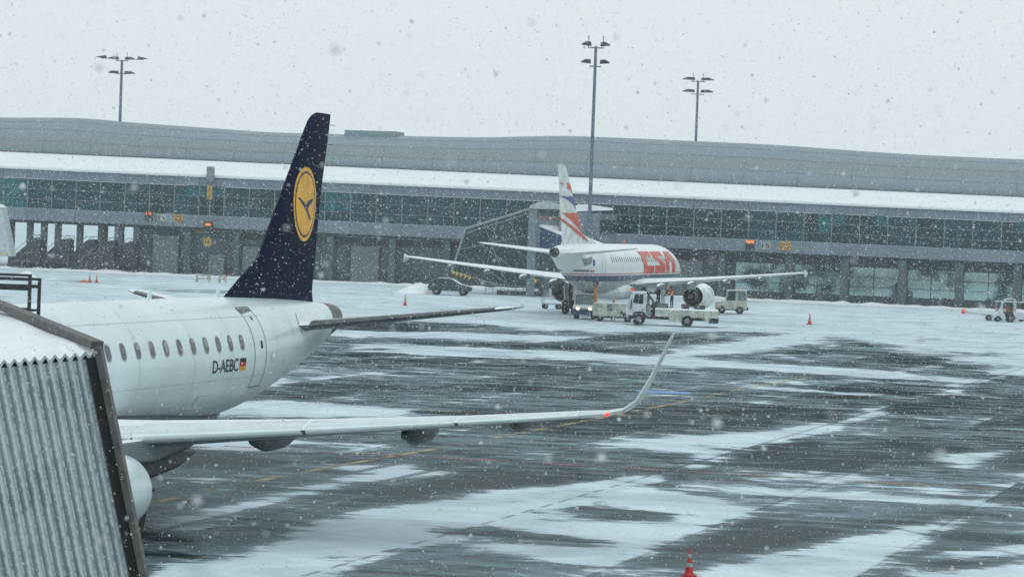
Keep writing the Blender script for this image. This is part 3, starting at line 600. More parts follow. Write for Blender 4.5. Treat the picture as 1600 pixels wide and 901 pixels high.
# belly panel ring visible over the wing root
decal([[(18.2 + .9 * math.cos(a) * q_, 2.55 + .55 * math.sin(a) * q_) for q_, a in [(1, 2 * math.pi * i / 30) for i in range(30)]]], esurf(1, .01), (.2, .15), 'service_panel', line_grey, jet)
decal([[(18.2 + .87 * math.cos(a), 2.55 + .525 * math.sin(a)) for a in [2 * math.pi * i / 30 for i in range(30)]]], esurf(1, .014), (.2, .15), 'service_panel', white_paint, jet)
seam_soft = mat('skin_seam', (0.50, 0.60, 0.60), 0.5)
grime = mat('grime', (0.45, 0.50, 0.49), 0.6, var=.3)
for side in (1, -1):
    for s_ in (14.5, 17.8, 21.1, 24.4, 27.0, 30.6, 32.2, 34.9, 36.3):
        zt, zb = (4.9, 2.0) if s_ < 28 else ((4.75, 2.9) if s_ < 33.5 else (4.65, 3.7))
        decal([[(s_, zb), (s_ + .014, zb), (s_ + .014, zt), (s_, zt)]], esurf(side, .006), (.5, .12), 'skin_seam', seam_soft, jet)
    for z_, s0_, s1_ in ((4.62, 13, 30), (3.02, 13, 29.5), (2.25, 15, 27.5)): decal([[(s0_, z_), (s1_, z_), (s1_, z_ + .012), (s0_, z_ + .012)]], esurf(side, .006), (.5, .5), 'skin_seam', seam_soft, jet)
    for s_, z_, w_, h_ in ((30.2, 3.5, .35, .25), (31.4, 3.3, .2, .2), (25.3, 2.5, .5, .3), (22.6, 2.35, .3, .2), (32.6, 3.62, .16, .16)):
        decal([rrect(s_, z_, w_, h_, .03)], esurf(side, .007), (.2, .1), 'service_panel', seam_soft, jet); decal([rrect(s_, z_, w_ - .03, h_ - .03, .03)], esurf(side, .010), (.2, .1), 'service_panel', white_paint, jet)
    # rudder hinge line
    decal([[(34.72, 5.2), (34.76, 5.2), (36.72, 10.3), (36.69, 10.3)]], fsurf(side, .008), (.5, .4), 'rudder_gap', black, fin_o)
for k, h_ in enumerate((9.6, 9.9, 10.2)): MB().tube(L(37.15 + .1 * k, 0, h_), L(37.5 + .1 * k, 0, h_), .012, n=4).build('static_wick', black, fin_o)
# antennas on the spine
MB().prism([(25 - 24.6, 5.05), (25 - 24.9, 5.05), (25 - 24.85, 5.38), (25 - 24.78, 5.38)], 'x', -.02, .02).build('antenna', white_paint, jet)
MB().prism([(25 - 29.0, 5.05), (25 - 29.35, 5.05), (25 - 29.3, 5.33), (25 - 29.2, 5.33)], 'x', -.02, .02).build('antenna', white_paint, jet)
# wings
wsec = [(1.0, 14.3, 6.4, 2.12, .13, 4), (3.6, 15.55, 4.9, 2.30, .12, 5), (7.3, 17.45, 3.3, 2.58, .11, 5), (10.4, 19.05, 2.35, 2.83, .10, 5), (12.9, 20.35, 1.65, 3.06, .10, 6)]
wtip = [(12.9, 20.35, 1.65, 3.06, .10, 6), (13.4, 20.62, 1.40, 3.11, .10, 10), (13.78, 20.9, 1.1, 3.20, .09, 32), (14.02, 21.2, .74, 3.42, .09, 58), (14.2, 21.62, .56, 3.9, .09, 68), (14.38, 22.12, .42, 4.5, .08, 71), (14.52, 22.5, .30, 4.97, .08, 72)]
for side in (1, -1):
    wo = wing('wing', wsec, wing_grey, jet, side)
    wing('winglet', wtip, slat_metal, jet, side)
    for a, b_ in ((3.9, 7.23), (7.33, 10.33), (10.43, 13.2)):
        mid_ = (a + b_) / 2
        wing('slat', [lerp_sec(wsec, a), lerp_sec(wsec, mid_), lerp_sec(wsec, b_)], slat_metal, wo, side, 0, .17, .02)
    wing('root_edge', [lerp_sec(wsec, 1.3), lerp_sec(wsec, 3.85)], slat_metal, wo, side, 0, .12, .014)
    # flap track fairings
    for (t, s, h, ln, r) in ((5.2, 20.9, 2.12, 3.1, .30), (8.9, 20.9, 2.42, 2.5, .26), (11.2, 21.5, 2.72, 1.6, .16)):
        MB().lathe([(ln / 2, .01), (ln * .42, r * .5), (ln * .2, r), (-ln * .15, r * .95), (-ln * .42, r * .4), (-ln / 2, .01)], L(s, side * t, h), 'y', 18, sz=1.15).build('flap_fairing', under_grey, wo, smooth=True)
    MB().lathe([(-.04, .02), (-.03, .045), (.03, .045), (.08, .01)], L(20.66, side * 13.5, 3.1), 'y', 12).build('navigation_light', nav_red_m if side == 1 else veh_glass, wo, smooth=True)
    eo = engine(jet, 12.1, side * 3.95, 1.22, .99, 2.9, white_paint)
    MB().prism([(25 - 12.9, 2.05), (25 - 14.4, 2.3), (25 - 18.3, 2.25), (25 - 18.5, 2.0), (25 - 16.4, 1.75), (25 - 13.2, 1.9)], 'x', -side * 3.95 - .17, -side * 3.95 + .17).build('pylon', wing_grey, eo, bevel=.05)
    # nacelle strake
    MB().prism([(25 - 12.7, 2.0), (25 - 13.7, 1.9), (25 - 13.7, 2.25), (25 - 13.5, 2.25)], 'x', -side * 3.4 - .01, -side * 3.4 + .01).build('strake', slat_metal, eo)
    # main gear
    g = MB().tube(L(16.7, side * 3.2, 2.1), L(16.7, side * 3.2, .5), .13, .11).tube(L(16.5, side * 2.4, 1.9), L(17.2, side * 3.15, .8), .06).tube(L(16.7, side * 2.85, .5), L(16.7, side * 3.55, .5), .08).tube(L(17.5, side * 3.3, .75), L(17.9, side * 3.45, .95), .03).build('main_gear', dark, jet, smooth=True)
    MB().box(L(17.6, side * 2.85, 1.5), (.05, 1.0, .8)).build('gear_door', under_grey, g)
    for tt in (2.98, 3.46): wheel(g, L(16.7, side * tt, .52), .52, .34)
gg = MB().tube(L(3.3, 0, 2.2), L(3.3, 0, .33), .09).tube(L(3.3, -.25, .33), L(3.3, .25, .33), .05).build('nose_gear', dark, jet)
for tt in (-.22, .22): wheel(gg, L(3.3, tt, .32), .32, .2)

# ------------------------------------------------------------------ far airliner
ax, ay, apsi = 6.6237, 219.62, R(16.0459)
air = empty('passenger_jet', (ax, ay, 0), -apsi, 'snow-dusted white airliner with red lettering and striped fin, parked nose towards the terminal', 'airplane')
def belly_mat():
    m = bpy.data.materials.new('striped_fuselage_paint'); m.use_nodes = True; n, l = m.node_tree.nodes, m.node_tree.links; b = n['Principled BSDF']
    b.inputs['Roughness'].default_value = .38
    tc = n.new('ShaderNodeTexCoord'); sp = n.new('ShaderNodeSeparateXYZ'); l.new(tc.outputs['Object'], sp.inputs[0])
    mr = n.new('ShaderNodeMapRange'); mr.inputs['From Min'].default_value = 2; mr.inputs['From Max'].default_value = 6; l.new(sp.outputs['Z'], mr.inputs['Value'])
    cr = n.new('ShaderNodeValToRGB'); cr.color_ramp.interpolation = 'CONSTANT'; e = cr.color_ramp.elements
    z = lambda h: (h - 2) / 4
    e[0].position = 0; e[0].color = (.34, .37, .37, 1); e[1].position = z(3.10); e[1].color = (.010, .033, .11, 1)
    for p, c in ((z(3.56), (.72, .76, .75)), (z(3.63), (.5, .10, .06)), (z(3.72), (.73, .77, .76))):
        x = e.new(p); x.color = (*c, 1)
    l.new(mr.outputs[0], cr.inputs[0])
    nz = n.new('ShaderNodeTexNoise'); nz.inputs['Scale'].default_value = .9; nz.inputs['Detail'].default_value = 6; l.new(tc.outputs['Object'], nz.inputs['Vector'])
    mu = n.new('ShaderNodeMix'); mu.data_type = 'RGBA'; mu.blend_type = 'MULTIPLY'; mu.inputs[0].default_value = .25; l.new(cr.outputs[0], mu.inputs[6]); l.new(nz.outputs['Fac'], mu.inputs[7])
    g = n.new('ShaderNodeNewGeometry'); s2 = n.new('ShaderNodeSeparateXYZ'); l.new(g.outputs['Normal'], s2.inputs[0])
    ad = n.new('ShaderNodeMath'); ad.operation = 'MULTIPLY_ADD'; ad.inputs[1].default_value = .6; l.new(nz.outputs['Fac'], ad.inputs[0]); l.new(s2.outputs['Z'], ad.inputs[2])
    m2 = n.new('ShaderNodeMapRange'); m2.inputs['From Min'].default_value = .75; m2.inputs['From Max'].default_value = 1.05; l.new(ad.outputs[0], m2.inputs['Value'])
    mi = n.new('ShaderNodeMix'); mi.data_type = 'RGBA'; l.new(m2.outputs[0], mi.inputs[0]); l.new(mu.outputs[2], mi.inputs[6]); mi.inputs[7].default_value = (.83, .86, .88, 1)
    l.new(mi.outputs[2], b.inputs['Base Color']); return m
ast = [(-3.2, .05, 3.6, 3.4), (-2.6, .75, 4.3, 2.9), (-1.4, 1.35, 5.0, 2.4), (.6, 1.75, 5.65, 2.1), (2.9, 1.95, 6.02, 1.97), (5.5, 1.975, 6.1, 1.95), (24, 1.975, 6.1, 1.95), (26.5, 1.93, 6.1, 2.12), (29.5, 1.70, 6.1, 2.75),
       (32, 1.38, 6.08, 3.45), (34.5, .98, 6.0, 4.2), (36.5, .62, 5.88, 4.78), (37.5, .42, 5.78, 5.02)]
af, asurf = fuselage('fuselage', ast, belly_mat(), air)
MB().lathe([(0, .30), (-.28, .36), (-.30, .30), (-.1, .26)], L(37.4, 0, 5.4), 'y', 24, close=True).build('exhaust_ring', bare_metal, air, smooth=True)
MB().lathe([(0, .01), (-.02, .40), (-.10, .40), (-.12, .01)], L(37.45, 0, 5.4), 'y', 24).build('exhaust_outlet', dark, air)
afs = [(5.7, 24.0, 12.0, .02), (6.2, 24.6, 10.7, .03), (6.5, 26.6, 8.8, .04), (6.87, 29.3, 6.2, .06), (8.0, 30.75, 5.2, .08), (8.75, 31.6, 4.75, .085), (9.96, 32.9, 3.75, .085), (11.2, 34.15, 2.9, .085), (11.8, 34.85, 2.45, .08), (12.08, 35.3, 2.1, .07), (12.18, 35.9, 1.5, .06)]
af_o, afsurf = fin('tail_fin', afs, white_dirty, air)
MB().add([L(37.0 - (11.9-h)*0.12, sgn*0.02, h) for h, sgn in ((6.2, 1), (11.9, 1), (11.9, -1), (6.2, -1))], [(0, 1, 2, 3)])
FINP = [('red', [(35.14, 10.8), (33.85, 10.83), (33.0, 9.96), (33.92, 10.19), (35.09, 10.41), (34.79, 10.6)]), ('red', [(37.0, 10.81), (36.36, 10.8), (35.89, 10.63), (36.47, 10.68)]), ('blue', [(36.65, 9.75), (32.84, 9.79), (31.83, 8.75), (33.62, 9.27), (35.29, 9.58)]), ('red', [(35.93, 8.46), (31.66, 8.5), (30.85, 7.98), (29.61, 6.87), (31.36, 7.34), (33.59, 7.91)]), ('red', [(36.63, 8.23), (33.7, 7.57), (29.6, 6.8), (27.74, 6.25), (28.86, 6.39), (31.62, 6.87), (34.01, 7.44), (36.47, 8.0)])]
for side in (1, -1):
    for c, p in FINP: decal([[(min(s, 36.9), h) for s, h in p]], afsurf(side, .02), (.4, .3), 'fin_stripe', red if c == 'red' else blue, af_o)
astab = [(.5, 32.6, 4.2, 5.35, .11, 6), (1.5, 33.1, 3.5, 5.42, .10, 6), (6.0, 35.9, 1.5, 5.88, .09, 6), (6.22, 36.3, 1.0, 5.9, .07, 6)]
awing = [(1.2, 12.3, 7.2, 2.75, .13, 4), (3.4, 14.2, 5.9, 2.98, .12, 5), (6.4, 15.9, 4.1, 3.28, .115, 5), (12.0, 18.9, 2.6, 3.86, .10, 5), (16.6, 21.2, 1.6, 4.35, .10, 5), (17.0, 21.5, 1.4, 4.38, .08, 5)]
for side in (1, -1):
    wing('tailplane', astab, white_dirty, air, side)
    wo = wing('wing', awing, white_dirty, air, side)
    for (t, s, h, ln, r) in ((4.6, 20.0, 2.75, 3.8, .3), (7.2, 20.3, 3.05, 3.4, .27), (10.2, 20.8, 3.4, 2.9, .22), (13.2, 21.6, 3.75, 2.3, .17)):
        MB().lathe([(ln / 2, .01), (ln * .35, r * .7), (ln * .1, r), (-ln * .25, r * .8), (-ln / 2, .01)], L(s, side * t, h), 'y', 14).build('flap_fairing', wing_grey, wo, smooth=True)
    MB().prism([(25 - 21.4, 4.35), (25 - 22.2, 4.05), (25 - 22.9, 4.1), (25 - 23.0, 4.62), (25 - 22.7, 4.62)], 'x', -side * 17.02 - .03, -side * 17.02 + .03).build('wingtip_fence', white_paint, wo)
    eo = engine(air, 9.4, side * 5.85, 1.86, 1.12, 4.0, white_dirty)
    MB().prism([(25 - 10.2, 2.9), (25 - 12.5, 3.15), (25 - 17.5, 3.1), (25 - 16.5, 2.5), (25 - 12.5, 2.4)], 'x', -side * 5.85 - .2, -side * 5.85 + .2).build('pylon', grey_steel, eo)
    g = MB().tube(L(17.7, side * 3.8, 2.8), L(17.7, side * 3.8, .6), .18, .14).tube(L(16.8, side * 2.2, 2.6), L(17.6, side * 3.7, 1.0), .08).tube(L(17.7, side * 3.2, .58), L(17.7, side * 4.4, .58), .1).build('main_gear', dark, air, smooth=True)
    MB().box(L(17.7, side * 4.2, 1.9), (.06, 1.3, 1.5)).build('gear_door', white_dirty, g)
    for tt in (3.4, 4.2): wheel(g, L(17.7, side * tt, .58), .58, .42)
    for k in range(31):
        s = 26.3 - .70 * k
        decal([rrect(s, 4.85, .24, .42, .10)], asurf(side, .012), (.2, .12), 'window', pane_grey, air)
    for s0, s1 in ((28.2, 29.0), (2.9, 3.75)):
        polys = [[(s0, 3.75), (s0 + .05, 3.75), (s0 + .05, 5.55), (s0, 5.55)], [(s1, 3.75), (s1 + .05, 3.75), (s1 + .05, 5.55), (s1, 5.55)], [(s0, 5.5), (s1, 5.5), (s1, 5.55), (s0, 5.55)]]
        decal(polys, asurf(side, .012), (.3, .2), 'door', line_grey, air)
    LC = [[(0, 0), (1, 0), (1, .36), (.36, .36), (.36, .76), (.95, .76), (.95, 1), (-.12, 1), (0, .8)], [(-.22, 1.14), (.24, 1.14), (.18, 1.09), (-.12, 1.09)]]
    LS = [[(0, 0), (1, 0), (1, .42), (.42, .77), (1, .77), (1, 1), (-.04, 1), (0, .72), (.60, .36), (0, .36)]]
    LA = [[(0, 0), (.34, 0), (.34, .42), (.48, .80), (.62, .42), (.62, 0), (.96, 0), (.96, .6), (.66, 1), (.24, 1), (0, .6)]]
    P = []
    for k, LT in enumerate((LC, LS, LA)):
        for pl in LT:
            if side == -1: P.append([(15.6 - 4.25 * k - 3.9 * x, 3.66 + 1.86 * z) for x, z in pl])
            else: P.append([(2.9 + 4.25 * k + 3.9 * x, 3.66 + 1.86 * z) for x, z in pl])
    decal(P, asurf(side, .02), (.4, .12), 'airline_lettering', red, air)
    decal([rrect(31.0, 4.62, .45, .5, .12)], asurf(side, .015), (.2, .1), 'service_panel', blue, air)
    decal([[(33.6, 4.95), (32.6, 4.95), (31.3, 5.1), (31.5, 4.55), (32.6, 4.35)]], asurf(side, .013), (.2, .1), 'trim_plate', bare_metal, air)
    for i, (mm, a0, a1) in enumerate(((white_paint, 4.02, 4.16), (flag_red, 3.88, 4.02))):
        decal([[(30.6, a0), (31.2, a0), (31.2, a1), (30.6, a1)]], asurf(side, .014), (.2, .1), 'flag', mm, air)
    decal([[(31.4, 3.9), (33.4, 3.9), (33.4, 4.05), (31.4, 4.05)]], asurf(side, .012), (.2, .1), 'faded_registration', line_grey, air)
fb = MB(); V = []
for s, w, a, b_ in ((10.5, .4, 2.3, 1.9), (12.5, 1.9, 2.9, 1.5), (15, 2.2, 3.1, 1.4), (19, 2.25, 3.1, 1.4), (21.5, 1.9, 2.9, 1.5), (24, .4, 2.4, 1.9)):
    for i in range(16):
        t = 2 * math.pi * i / 16; V.append(L(s, w * math.sin(t), (a + b_) / 2 + (a - b_) / 2 * math.cos(t)))
fb.add(V, [(j * 16 + i, j * 16 + (i + 1) % 16, (j + 1) * 16 + (i + 1) % 16, (j + 1) * 16 + i) for j in range(5) for i in range(16)] + [tuple(range(16)), tuple(range(80, 96))]).build('belly_fairing', white_dirty, air, smooth=True)
gg = MB().tube(L(5.0, 0, 2.3), L(5.0, 0, .4), .12).tube(L(5, -.3, .4), L(5, .3, .4), .06).build('nose_gear', dark, air)
for tt in (-.25, .25): wheel(gg, L(5.0, tt, .38), .38, .22)
MB().tube(L(15.0, 0, 6.05), L(15.0, 0, 6.45), .07).build('beacon', orange, air)

# ------------------------------------------------------------------ terminal building
AL = R(13.5); OB = (0, 307, 0)
term = empty('terminal_building', OB, -AL, 'long grey terminal pier with teal glass band, snowy lean-to roof and curved metal roof', 'building')
ZF = lambda x: 1 - 0.0009 * (x - 5)
def shear(mb):
    mb.v = [(x, y, z * ZF(x)) for x, y, z in mb.v]; return mb
X0, X1, PW = -81.6, 80.5, 3.1
xs = np.arange(X0, X1 + .1, PW)
def strip(prof, closed=True):   # extrude a (y,z) profile along x through every panel line
    mb = MB(); V = []; n = len(prof)
    for x in xs:
        for y, z in prof: V.append((x, y, z))
    F = [(j * n + i, j * n + (i + 1) % n, (j + 1) * n + (i + 1) % n, (j + 1) * n + i) for j in range(len(xs) - 1) for i in range(n)] + [tuple(range(n)), tuple(range((len(xs) - 1) * n, len(xs) * n))]
    return mb.add(V, F)
shear(strip([(0, 5.5), (0, 6.85), (.35, 6.85), (.35, 5.5)])).build('lower_parapet', clad_p, term)
shear(strip([(0, 10.2), (0, 11.2), (.35, 11.2), (.35, 10.2)])).build('upper_parapet', clad_p, term)
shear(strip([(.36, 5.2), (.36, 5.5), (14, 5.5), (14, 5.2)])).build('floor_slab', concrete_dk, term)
shear(strip([(-.28, 11.22), (-.28, 11.34), (.3, 11.34), (.3, 11.22)])).build('gutter', slat_metal, term)
shear(strip([(-.2, 11.36), (-.2, 11.5), (8.4, 13.2), (8.4, 12.9), (.2, 11.36)])).build('lean_to_roof', snow_m, term, smooth=False)
shear(strip([(8.42, 12.8), (8.42, 13.35), (8.8, 13.35), (8.8, 12.8)])).build('roof_flashing', seam, term)
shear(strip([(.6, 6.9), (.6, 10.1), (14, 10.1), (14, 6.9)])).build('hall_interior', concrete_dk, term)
# curved roof with undulating crest
TP = [(-90, 18.2), (-67.8, 18.47), (-59.4, 18.62), (-51, 18.21), (-42.7, 17.89), (-34.5, 17.58), (-26.5, 17.57), (-17.7, 17.59), (-7.5, 17.72), (2.5, 18.16), (9.4, 18.12), (16.2, 18.02), (27.5, 17.82), (34.8, 17.52), (42.1, 17.23), (49.3, 17.08), (56.5, 17.0), (90, 16.9)]
tpf = smooth_interp([a[0] for a in TP], [a[1] for a in TP])
mb = MB(); V = []; RX = np.arange(X0, X1 + .1, 1.55); m_ = 12
for x in RX:
    b0 = 13.3 * ZF(x); tp = tpf(x)
    for j in range(m_):
        k = j / (m_ - 1); V.append((x, 8.9 + 5.0 * k ** 2.6, b0 + (tp - b0) * (k ** .93)))
    V += [(x, 24, tp - .3), (x, 24, b0), (x, 12, b0)]
n = m_ + 3; mb.add(V, [(j * n + i, j * n + (i + 1) % n, (j + 1) * n + (i + 1) % n, (j + 1) * n + i) for j in range(len(RX) - 1) for i in range(n)] + [tuple(range(n)), tuple(range((len(RX) - 1) * n, len(RX) * n))])
mb.build('curved_roof', roof_m, term, smooth=True, angle=30)
mb = MB()
for i, x in enumerate(np.arange(X0 + 1, X1, 6.2)):
    b0 = 13.3 * ZF(x); tp = tpf(x); prev = None
    for j in range(0, 12, 1):
        k = j / 11; p = (x, 8.9 + 5.0 * k ** 2.6 - .02, b0 + (tp - b0) * (k ** .93))
        if prev and k < .55: mb.tube(prev, p, .035, n=4)
        prev = p
for k in (.3, .62, .86):
    pr = None
    for x in RX[::2]:
        b0 = 13.3 * ZF(x); tp = tpf(x); p = (x, 8.9 + 5.0 * k ** 2.6 - .015, b0 + (tp - b0) * (k ** .93))
        if pr: mb.tube(pr, p, .02, n=4)
        pr = p
mb.build('roof_seams', clad, term)
MB().box((-21.6, 15.5, 17.6), (6.4, 4, 1.0)).build('penthouse', roof_m, term)
# upper glazing, one window per panel
lit = {-12.5: 0}
wi = 0
for i, x in enumerate(xs[:-1]):
    cx = x + PW / 2
    m = glass_t[0 if rnd.random() < .5 else 1]
    if -52 < cx < -44 or -9 < cx < -1: m = glass_t[1]
    if -65 < cx < -61: m = glass_t[2]
    g = shear(MB().box((cx, .18, 8.52), (PW - .08, .04, 3.3))).build('window', m, term)
    fr = MB().box((x, .12, 8.52), (.1, .16, 3.32)).box((cx, .14, 7.95), (PW - .1, .07, .06)).box((cx, .14, 9.05), (PW - .1, .07, .06))
    shear(fr).build('frame', grey_steel, g)
    if rnd.random() < .10 or abs(cx + 38) < 4 or abs(cx - 56) < 2 or abs(cx - 38) < 5:
        k = rnd.choice((0, 1)); w_ = PW / 2 - .12; hz = (9.65, 1.1) if rnd.random() < .6 else (9.1, 2.0)
        for q_ in ((k,) if rnd.random() < .5 else (0, 1)):
            shear(MB().box((x + PW * (.25 + .5 * q_), .150, hz[0]), (w_, .012, hz[1]))).build('bright_pane', glass_t[2], g)
# ground storey
colx = [-59.8, -58.0, -56.2, -53.4, -50.7, -48.2]
for x in colx:
    shear(MB().box((x, 1.0, 2.6), (.62, .7, 5.2))).build('column', concrete, term)
for x in (-79, -72.8, -66.6): shear(MB().box((x, 1.0, 2.6), (.62, .7, 5.2))).build('column', concrete, term)
for x in np.arange(-80, -47, 6.2): shear(MB().box((x, 13.2, 2.6), (.6, .6, 5.2))).build('column', concrete, term)
shear(MB().box((-7.2, 1.6, 2.59), (78.2, .4, 5.18))).build('ground_wall', concrete, term)
shear(MB().box((-46.3, 8, 2.59), (.4, 12.3, 5.18))).build('ground_wall', concrete, term)
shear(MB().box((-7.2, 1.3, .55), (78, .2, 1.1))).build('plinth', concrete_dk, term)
door_m = mat('service_door', (0.115, 0.155, 0.165), 0.5, var=0.1)
for x, w_, h in ((-42.6, 3.2, 4.4), (-36.2, 2.0, 2.6), (-31.5, 3.0, 3.6), (-25.8, 3.0, 4.0), (-18.0, 3.4, 4.2), (12.6, 2.4, 3.0), (20.0, 3.4, 4.2)):
    d_ = shear(MB().box((x, 1.17 if h > 3 else 1.15, h / 2 + .05), (w_, .08, h))).build('door', door_m, term)
    shear(MB().box((x - w_ / 2 - .08, 1.14, h / 2), (.16, .2, h)).box((x + w_ / 2 + .08, 1.14, h / 2), (.16, .2, h)).box((x, 1.14, h + .07), (w_ + .32, .2, .14))).build('frame', dark, d_)
for x in (-46.0, -39.6, -33.5, -28.4, -22.0, -14.5, -8.0, -1.5, 5.0, 11.3, 17.5, 24.0): shear(MB().box((x, .75, 2.6), (.75, .9, 5.2))).build('column', concrete, term)
shear(MB().box((0.0, 1.33, 4.75), (66, .12, .8))).build('service_duct', dark, term)
for x in (31.6, 37.8, 44.2, 50.4, 56.7, 63, 69.2, 75.4): shear(MB().box((x, .55, 2.6), (.9, 1.0, 5.2))).build('column', concrete, term)
for k, (xa, xb) in enumerate(zip((25, 31.6, 37.8, 44.2, 50.4, 56.7, 63, 69.2), (31.6, 37.8, 44.2, 50.4, 56.7, 63, 69.2, 75.4))):
    a, b_ = xa + .45, xb - .45; cx = (a + b_) / 2; w_ = b_ - a
    g = shear(MB().box((cx, 1.2, 2.62), (w_, .06, 3.3))).build('window', mirror_m, term)
    fr = MB()
    for z in (2.0, 3.1, 4.25): fr.box((cx, 1.13, z), (w_, .08, .07))
    for x in (a + .03, cx, b_ - .03): fr.box((x, 1.12, 2.6), (.08, .1, 3.3))
    shear(fr).build('frame', dark, g)
shear(MB().box((50.2, 1.5, .5), (50.6, .8, 1.0))).build('plinth', concrete_dk, term)
shear(MB().box((50.2, 1.5, 4.72), (50.6, .8, .95))).build('soffit_band', concrete_dk, term)
# signs on the parapet
def bsign(x, z, w_, h, txt, mboard, mtext, label, cat='sign', y=-.12, lbl_group=None):
    e = empty('gate_sign', (OB[0] + x * math.cos(AL) + y * math.sin(AL), OB[1] - x * math.sin(AL) + y * math.cos(AL), z), -AL, label, cat, lbl_group)
    flat_sign('board', txt, w_, h, mboard, mtext, e, (0, 0, 0))
    MB().box((0, .09, 0), (.1, .1, h * .8)).build('bracket', dark, e)
    if mboard is sign_yellow:      # two rows of worn, unreadable dark marks
        rs = random.Random(int(x * 10))
        for zz in (.2, -.2):
            xx = -w_ * .38
            while xx < w_ * .36:
                k = rs.uniform(.05, .12); MB().box((xx + k / 2, -.036, zz), (k, .012, rs.uniform(.12, .18))).build('worn_mark', reg_ink, e); xx += k + .05
    return e
light_board = mat('light_board', (0.34, 0.37, 0.36), 0.6)
bsign(-44.35, 6.85, .95, 1.15, '14| ', dark, amber_m, 'dark display box with glowing number 14 on the left parapet', 'display')
bsign(-42.7, 6.7, 1.1, .85, '14', light_board, reg_ink, 'grey plate with black number 14 between the display and the yellow board', 'sign')
bsign(-40.6, 6.72, 1.15, .85, ' ', sign_yellow, reg_ink, 'yellow board with two rows of small marks right of the plate reading 14', 'sign')
e15 = bsign(27.2, 6.12, .95, 1.1, ' ', dark, dark, 'dark display box with orange strip on top left of the number 15', 'display')
MB().box((0, -.05, .36), (.9, .04, .3)).build('amber_strip', amber_m, e15)
bsign(28.95, 6.1, 1.15, .85, '15', light_board, reg_ink, 'grey plate with black number 15 on the right parapet', 'sign')
bsign(31.1, 6.14, 1.3, .95, ' ', sign_yellow, reg_ink, 'yellow board with two rows of small marks beside the plate reading 15', 'sign')

# stand guidance mast by the facade
gx, gy = -36.5 * math.cos(AL) - 1.0 * math.sin(AL), 307 + 36.5 * math.sin(AL) - 1.0 * math.cos(AL)
gm = empty('guidance_mast', (gx, gy, 0), -AL, 'slim mast with grey box, yellow plates and amber display in front of the facade', 'guidance mast')
MB().tube((0, .15, 3.4), (0, .15, 12.9), .10, .10, 8).build('pole', grey_steel, gm)
MB().box((0, .6, 5.9), (.12, .9, .12)).box((0, .6, 11.0), (.12, .9, .12)).build('wall_arm', grey_steel, gm)
MB().box((0, 0, 12.0), (.85, .5, 1.75)).box((-.15, -.27, 12.0), (.4, .06, 1.6), mi=0).build('sensor_box', grey_steel, gm, bevel=.03)
flat_sign('yellow_plate', 'A|A', .62, 1.6, sign_yellow, reg_ink, gm, (0, -.1, 9.85), tw=.5, tht=.5)
b = MB().box((-.05, -.05, 5.75), (1.05, .45, 1.45)).build('display_box', dark, gm, bevel=.03)
MB().box((0, -.29, 6.12), (.7, .03, .28)).build('amber_text', amber_m, b)
MB().box((-1.0, 0, 5.2), (1.0, .12, .08)).build('bracket', sign_yellow, gm)
flat_sign('yellow_plate', '14', .95, .85, sign_yellow, reg_ink, gm, (-.05, -.1, 4.07), tw=.5, tht=.6)

# ------------------------------------------------------------------ light masts
def mast(x, y, h, label, r0=.26, heads=((-1, 0), (1, 0), (-1, -1.6), (1, -1.6)), group='tall floodlight masts', w=1.5):
    e = empty('light_mast', (x, y, 0), 0, label, 'light mast', group)
    MB().tube((0, 0, 0), (0, 0, h), r0, r0 * .62, 12).build('pole', mast_steel, e, smooth=True)
    cb_ = max(w * 1.2, 1.6); MB().box((0, 0, h - .15), (cb_, .12, .12)).tube((-.75, 0, h - .1), (-.75, 0, h + 1.1), .05, n=6).tube((.75, 0, h - .1), (.75, 0, h + 1.1), .05, n=6).build('crossbar', mast_steel, e); MB().box((0, 0, h - 2.05), (w * 1.1, .12, .12)).build('crossbar', mast_steel, e)
    for sx, dz in heads:
        z = h + .25 + dz - (.2 if dz < 0 else 0)
        MB().prism([(sx * .45, z - .22), (sx * .5, z + .18), (sx * (w * .9), z + .22), (sx * (w * 1.35), z - .06), (sx * (w * 1.3), z - .14)], 'y', -.35, .35).build('floodlight', dark, e)
    return e
m1 = mast(-59.15, 400, 29.7, 'floodlight mast left behind the terminal, with four pairs of lamps', .30, ((-1, 0), (1, 0), (-1, -1.9), (1, -1.9)), w=1.5)
for sx in (-1, 1):
    z = 30.1
    MB().box((sx * 2.3, 0, 29.85), (1.6, .1, .1)).prism([(sx * 2.3, z - .25), (sx * 2.4, z + .2), (sx * 3.0, z + .1), (sx * 3.9, z - .12)], 'y', -.35, .35).build('floodlight', dark, m1)
mast(7.68, 276, 25.95, 'tallest looking floodlight mast, standing in front of the terminal behind the striped fin', .24, w=1.1)
mast(26.5, 400, 29.8, 'floodlight mast behind the terminal, right of the tall one', .28, w=1.75)

# ------------------------------------------------------------------ boarding bridge at the far airliner
def world_at(dx): return dx
bb = empty('boarding_bridge', (0, 282, 0), 0, 'grey boarding bridge with snowy roofs and glazed sloping tunnel, left of the striped fin', 'boarding bridge')
glass_br = mat('bridge_glass', (0.03, 0.062, 0.07), 0.15, var=0.3, scale=.6)
MB().prism([(-5.0, 6.75), (2.3, 9.3), (2.3, 1.0), (-1.5, 1.2), (-6.3, 2.3)], 'y', 1.0, 3.6).build('glazed_tunnel', glass_br, bb)
fr = MB()
def bar(a, b_, r=.12, y=.9): fr.tube((a[0], y, a[1]), (b_[0], y, b_[1]), r, n=6)
bar((-5.1, 6.8), (2.4, 9.4), .14); bar((-5.1, 6.35), (2.4, 8.95), .06); bar((-5.1, 6.8), (-6.4, 2.3), .12); bar((-6.4, 2.3), (-1.5, 1.0), .08)
fr.build('edge_beam', mat('bridge_beam', (.26, .30, .30), .5, snow=.35), bb)
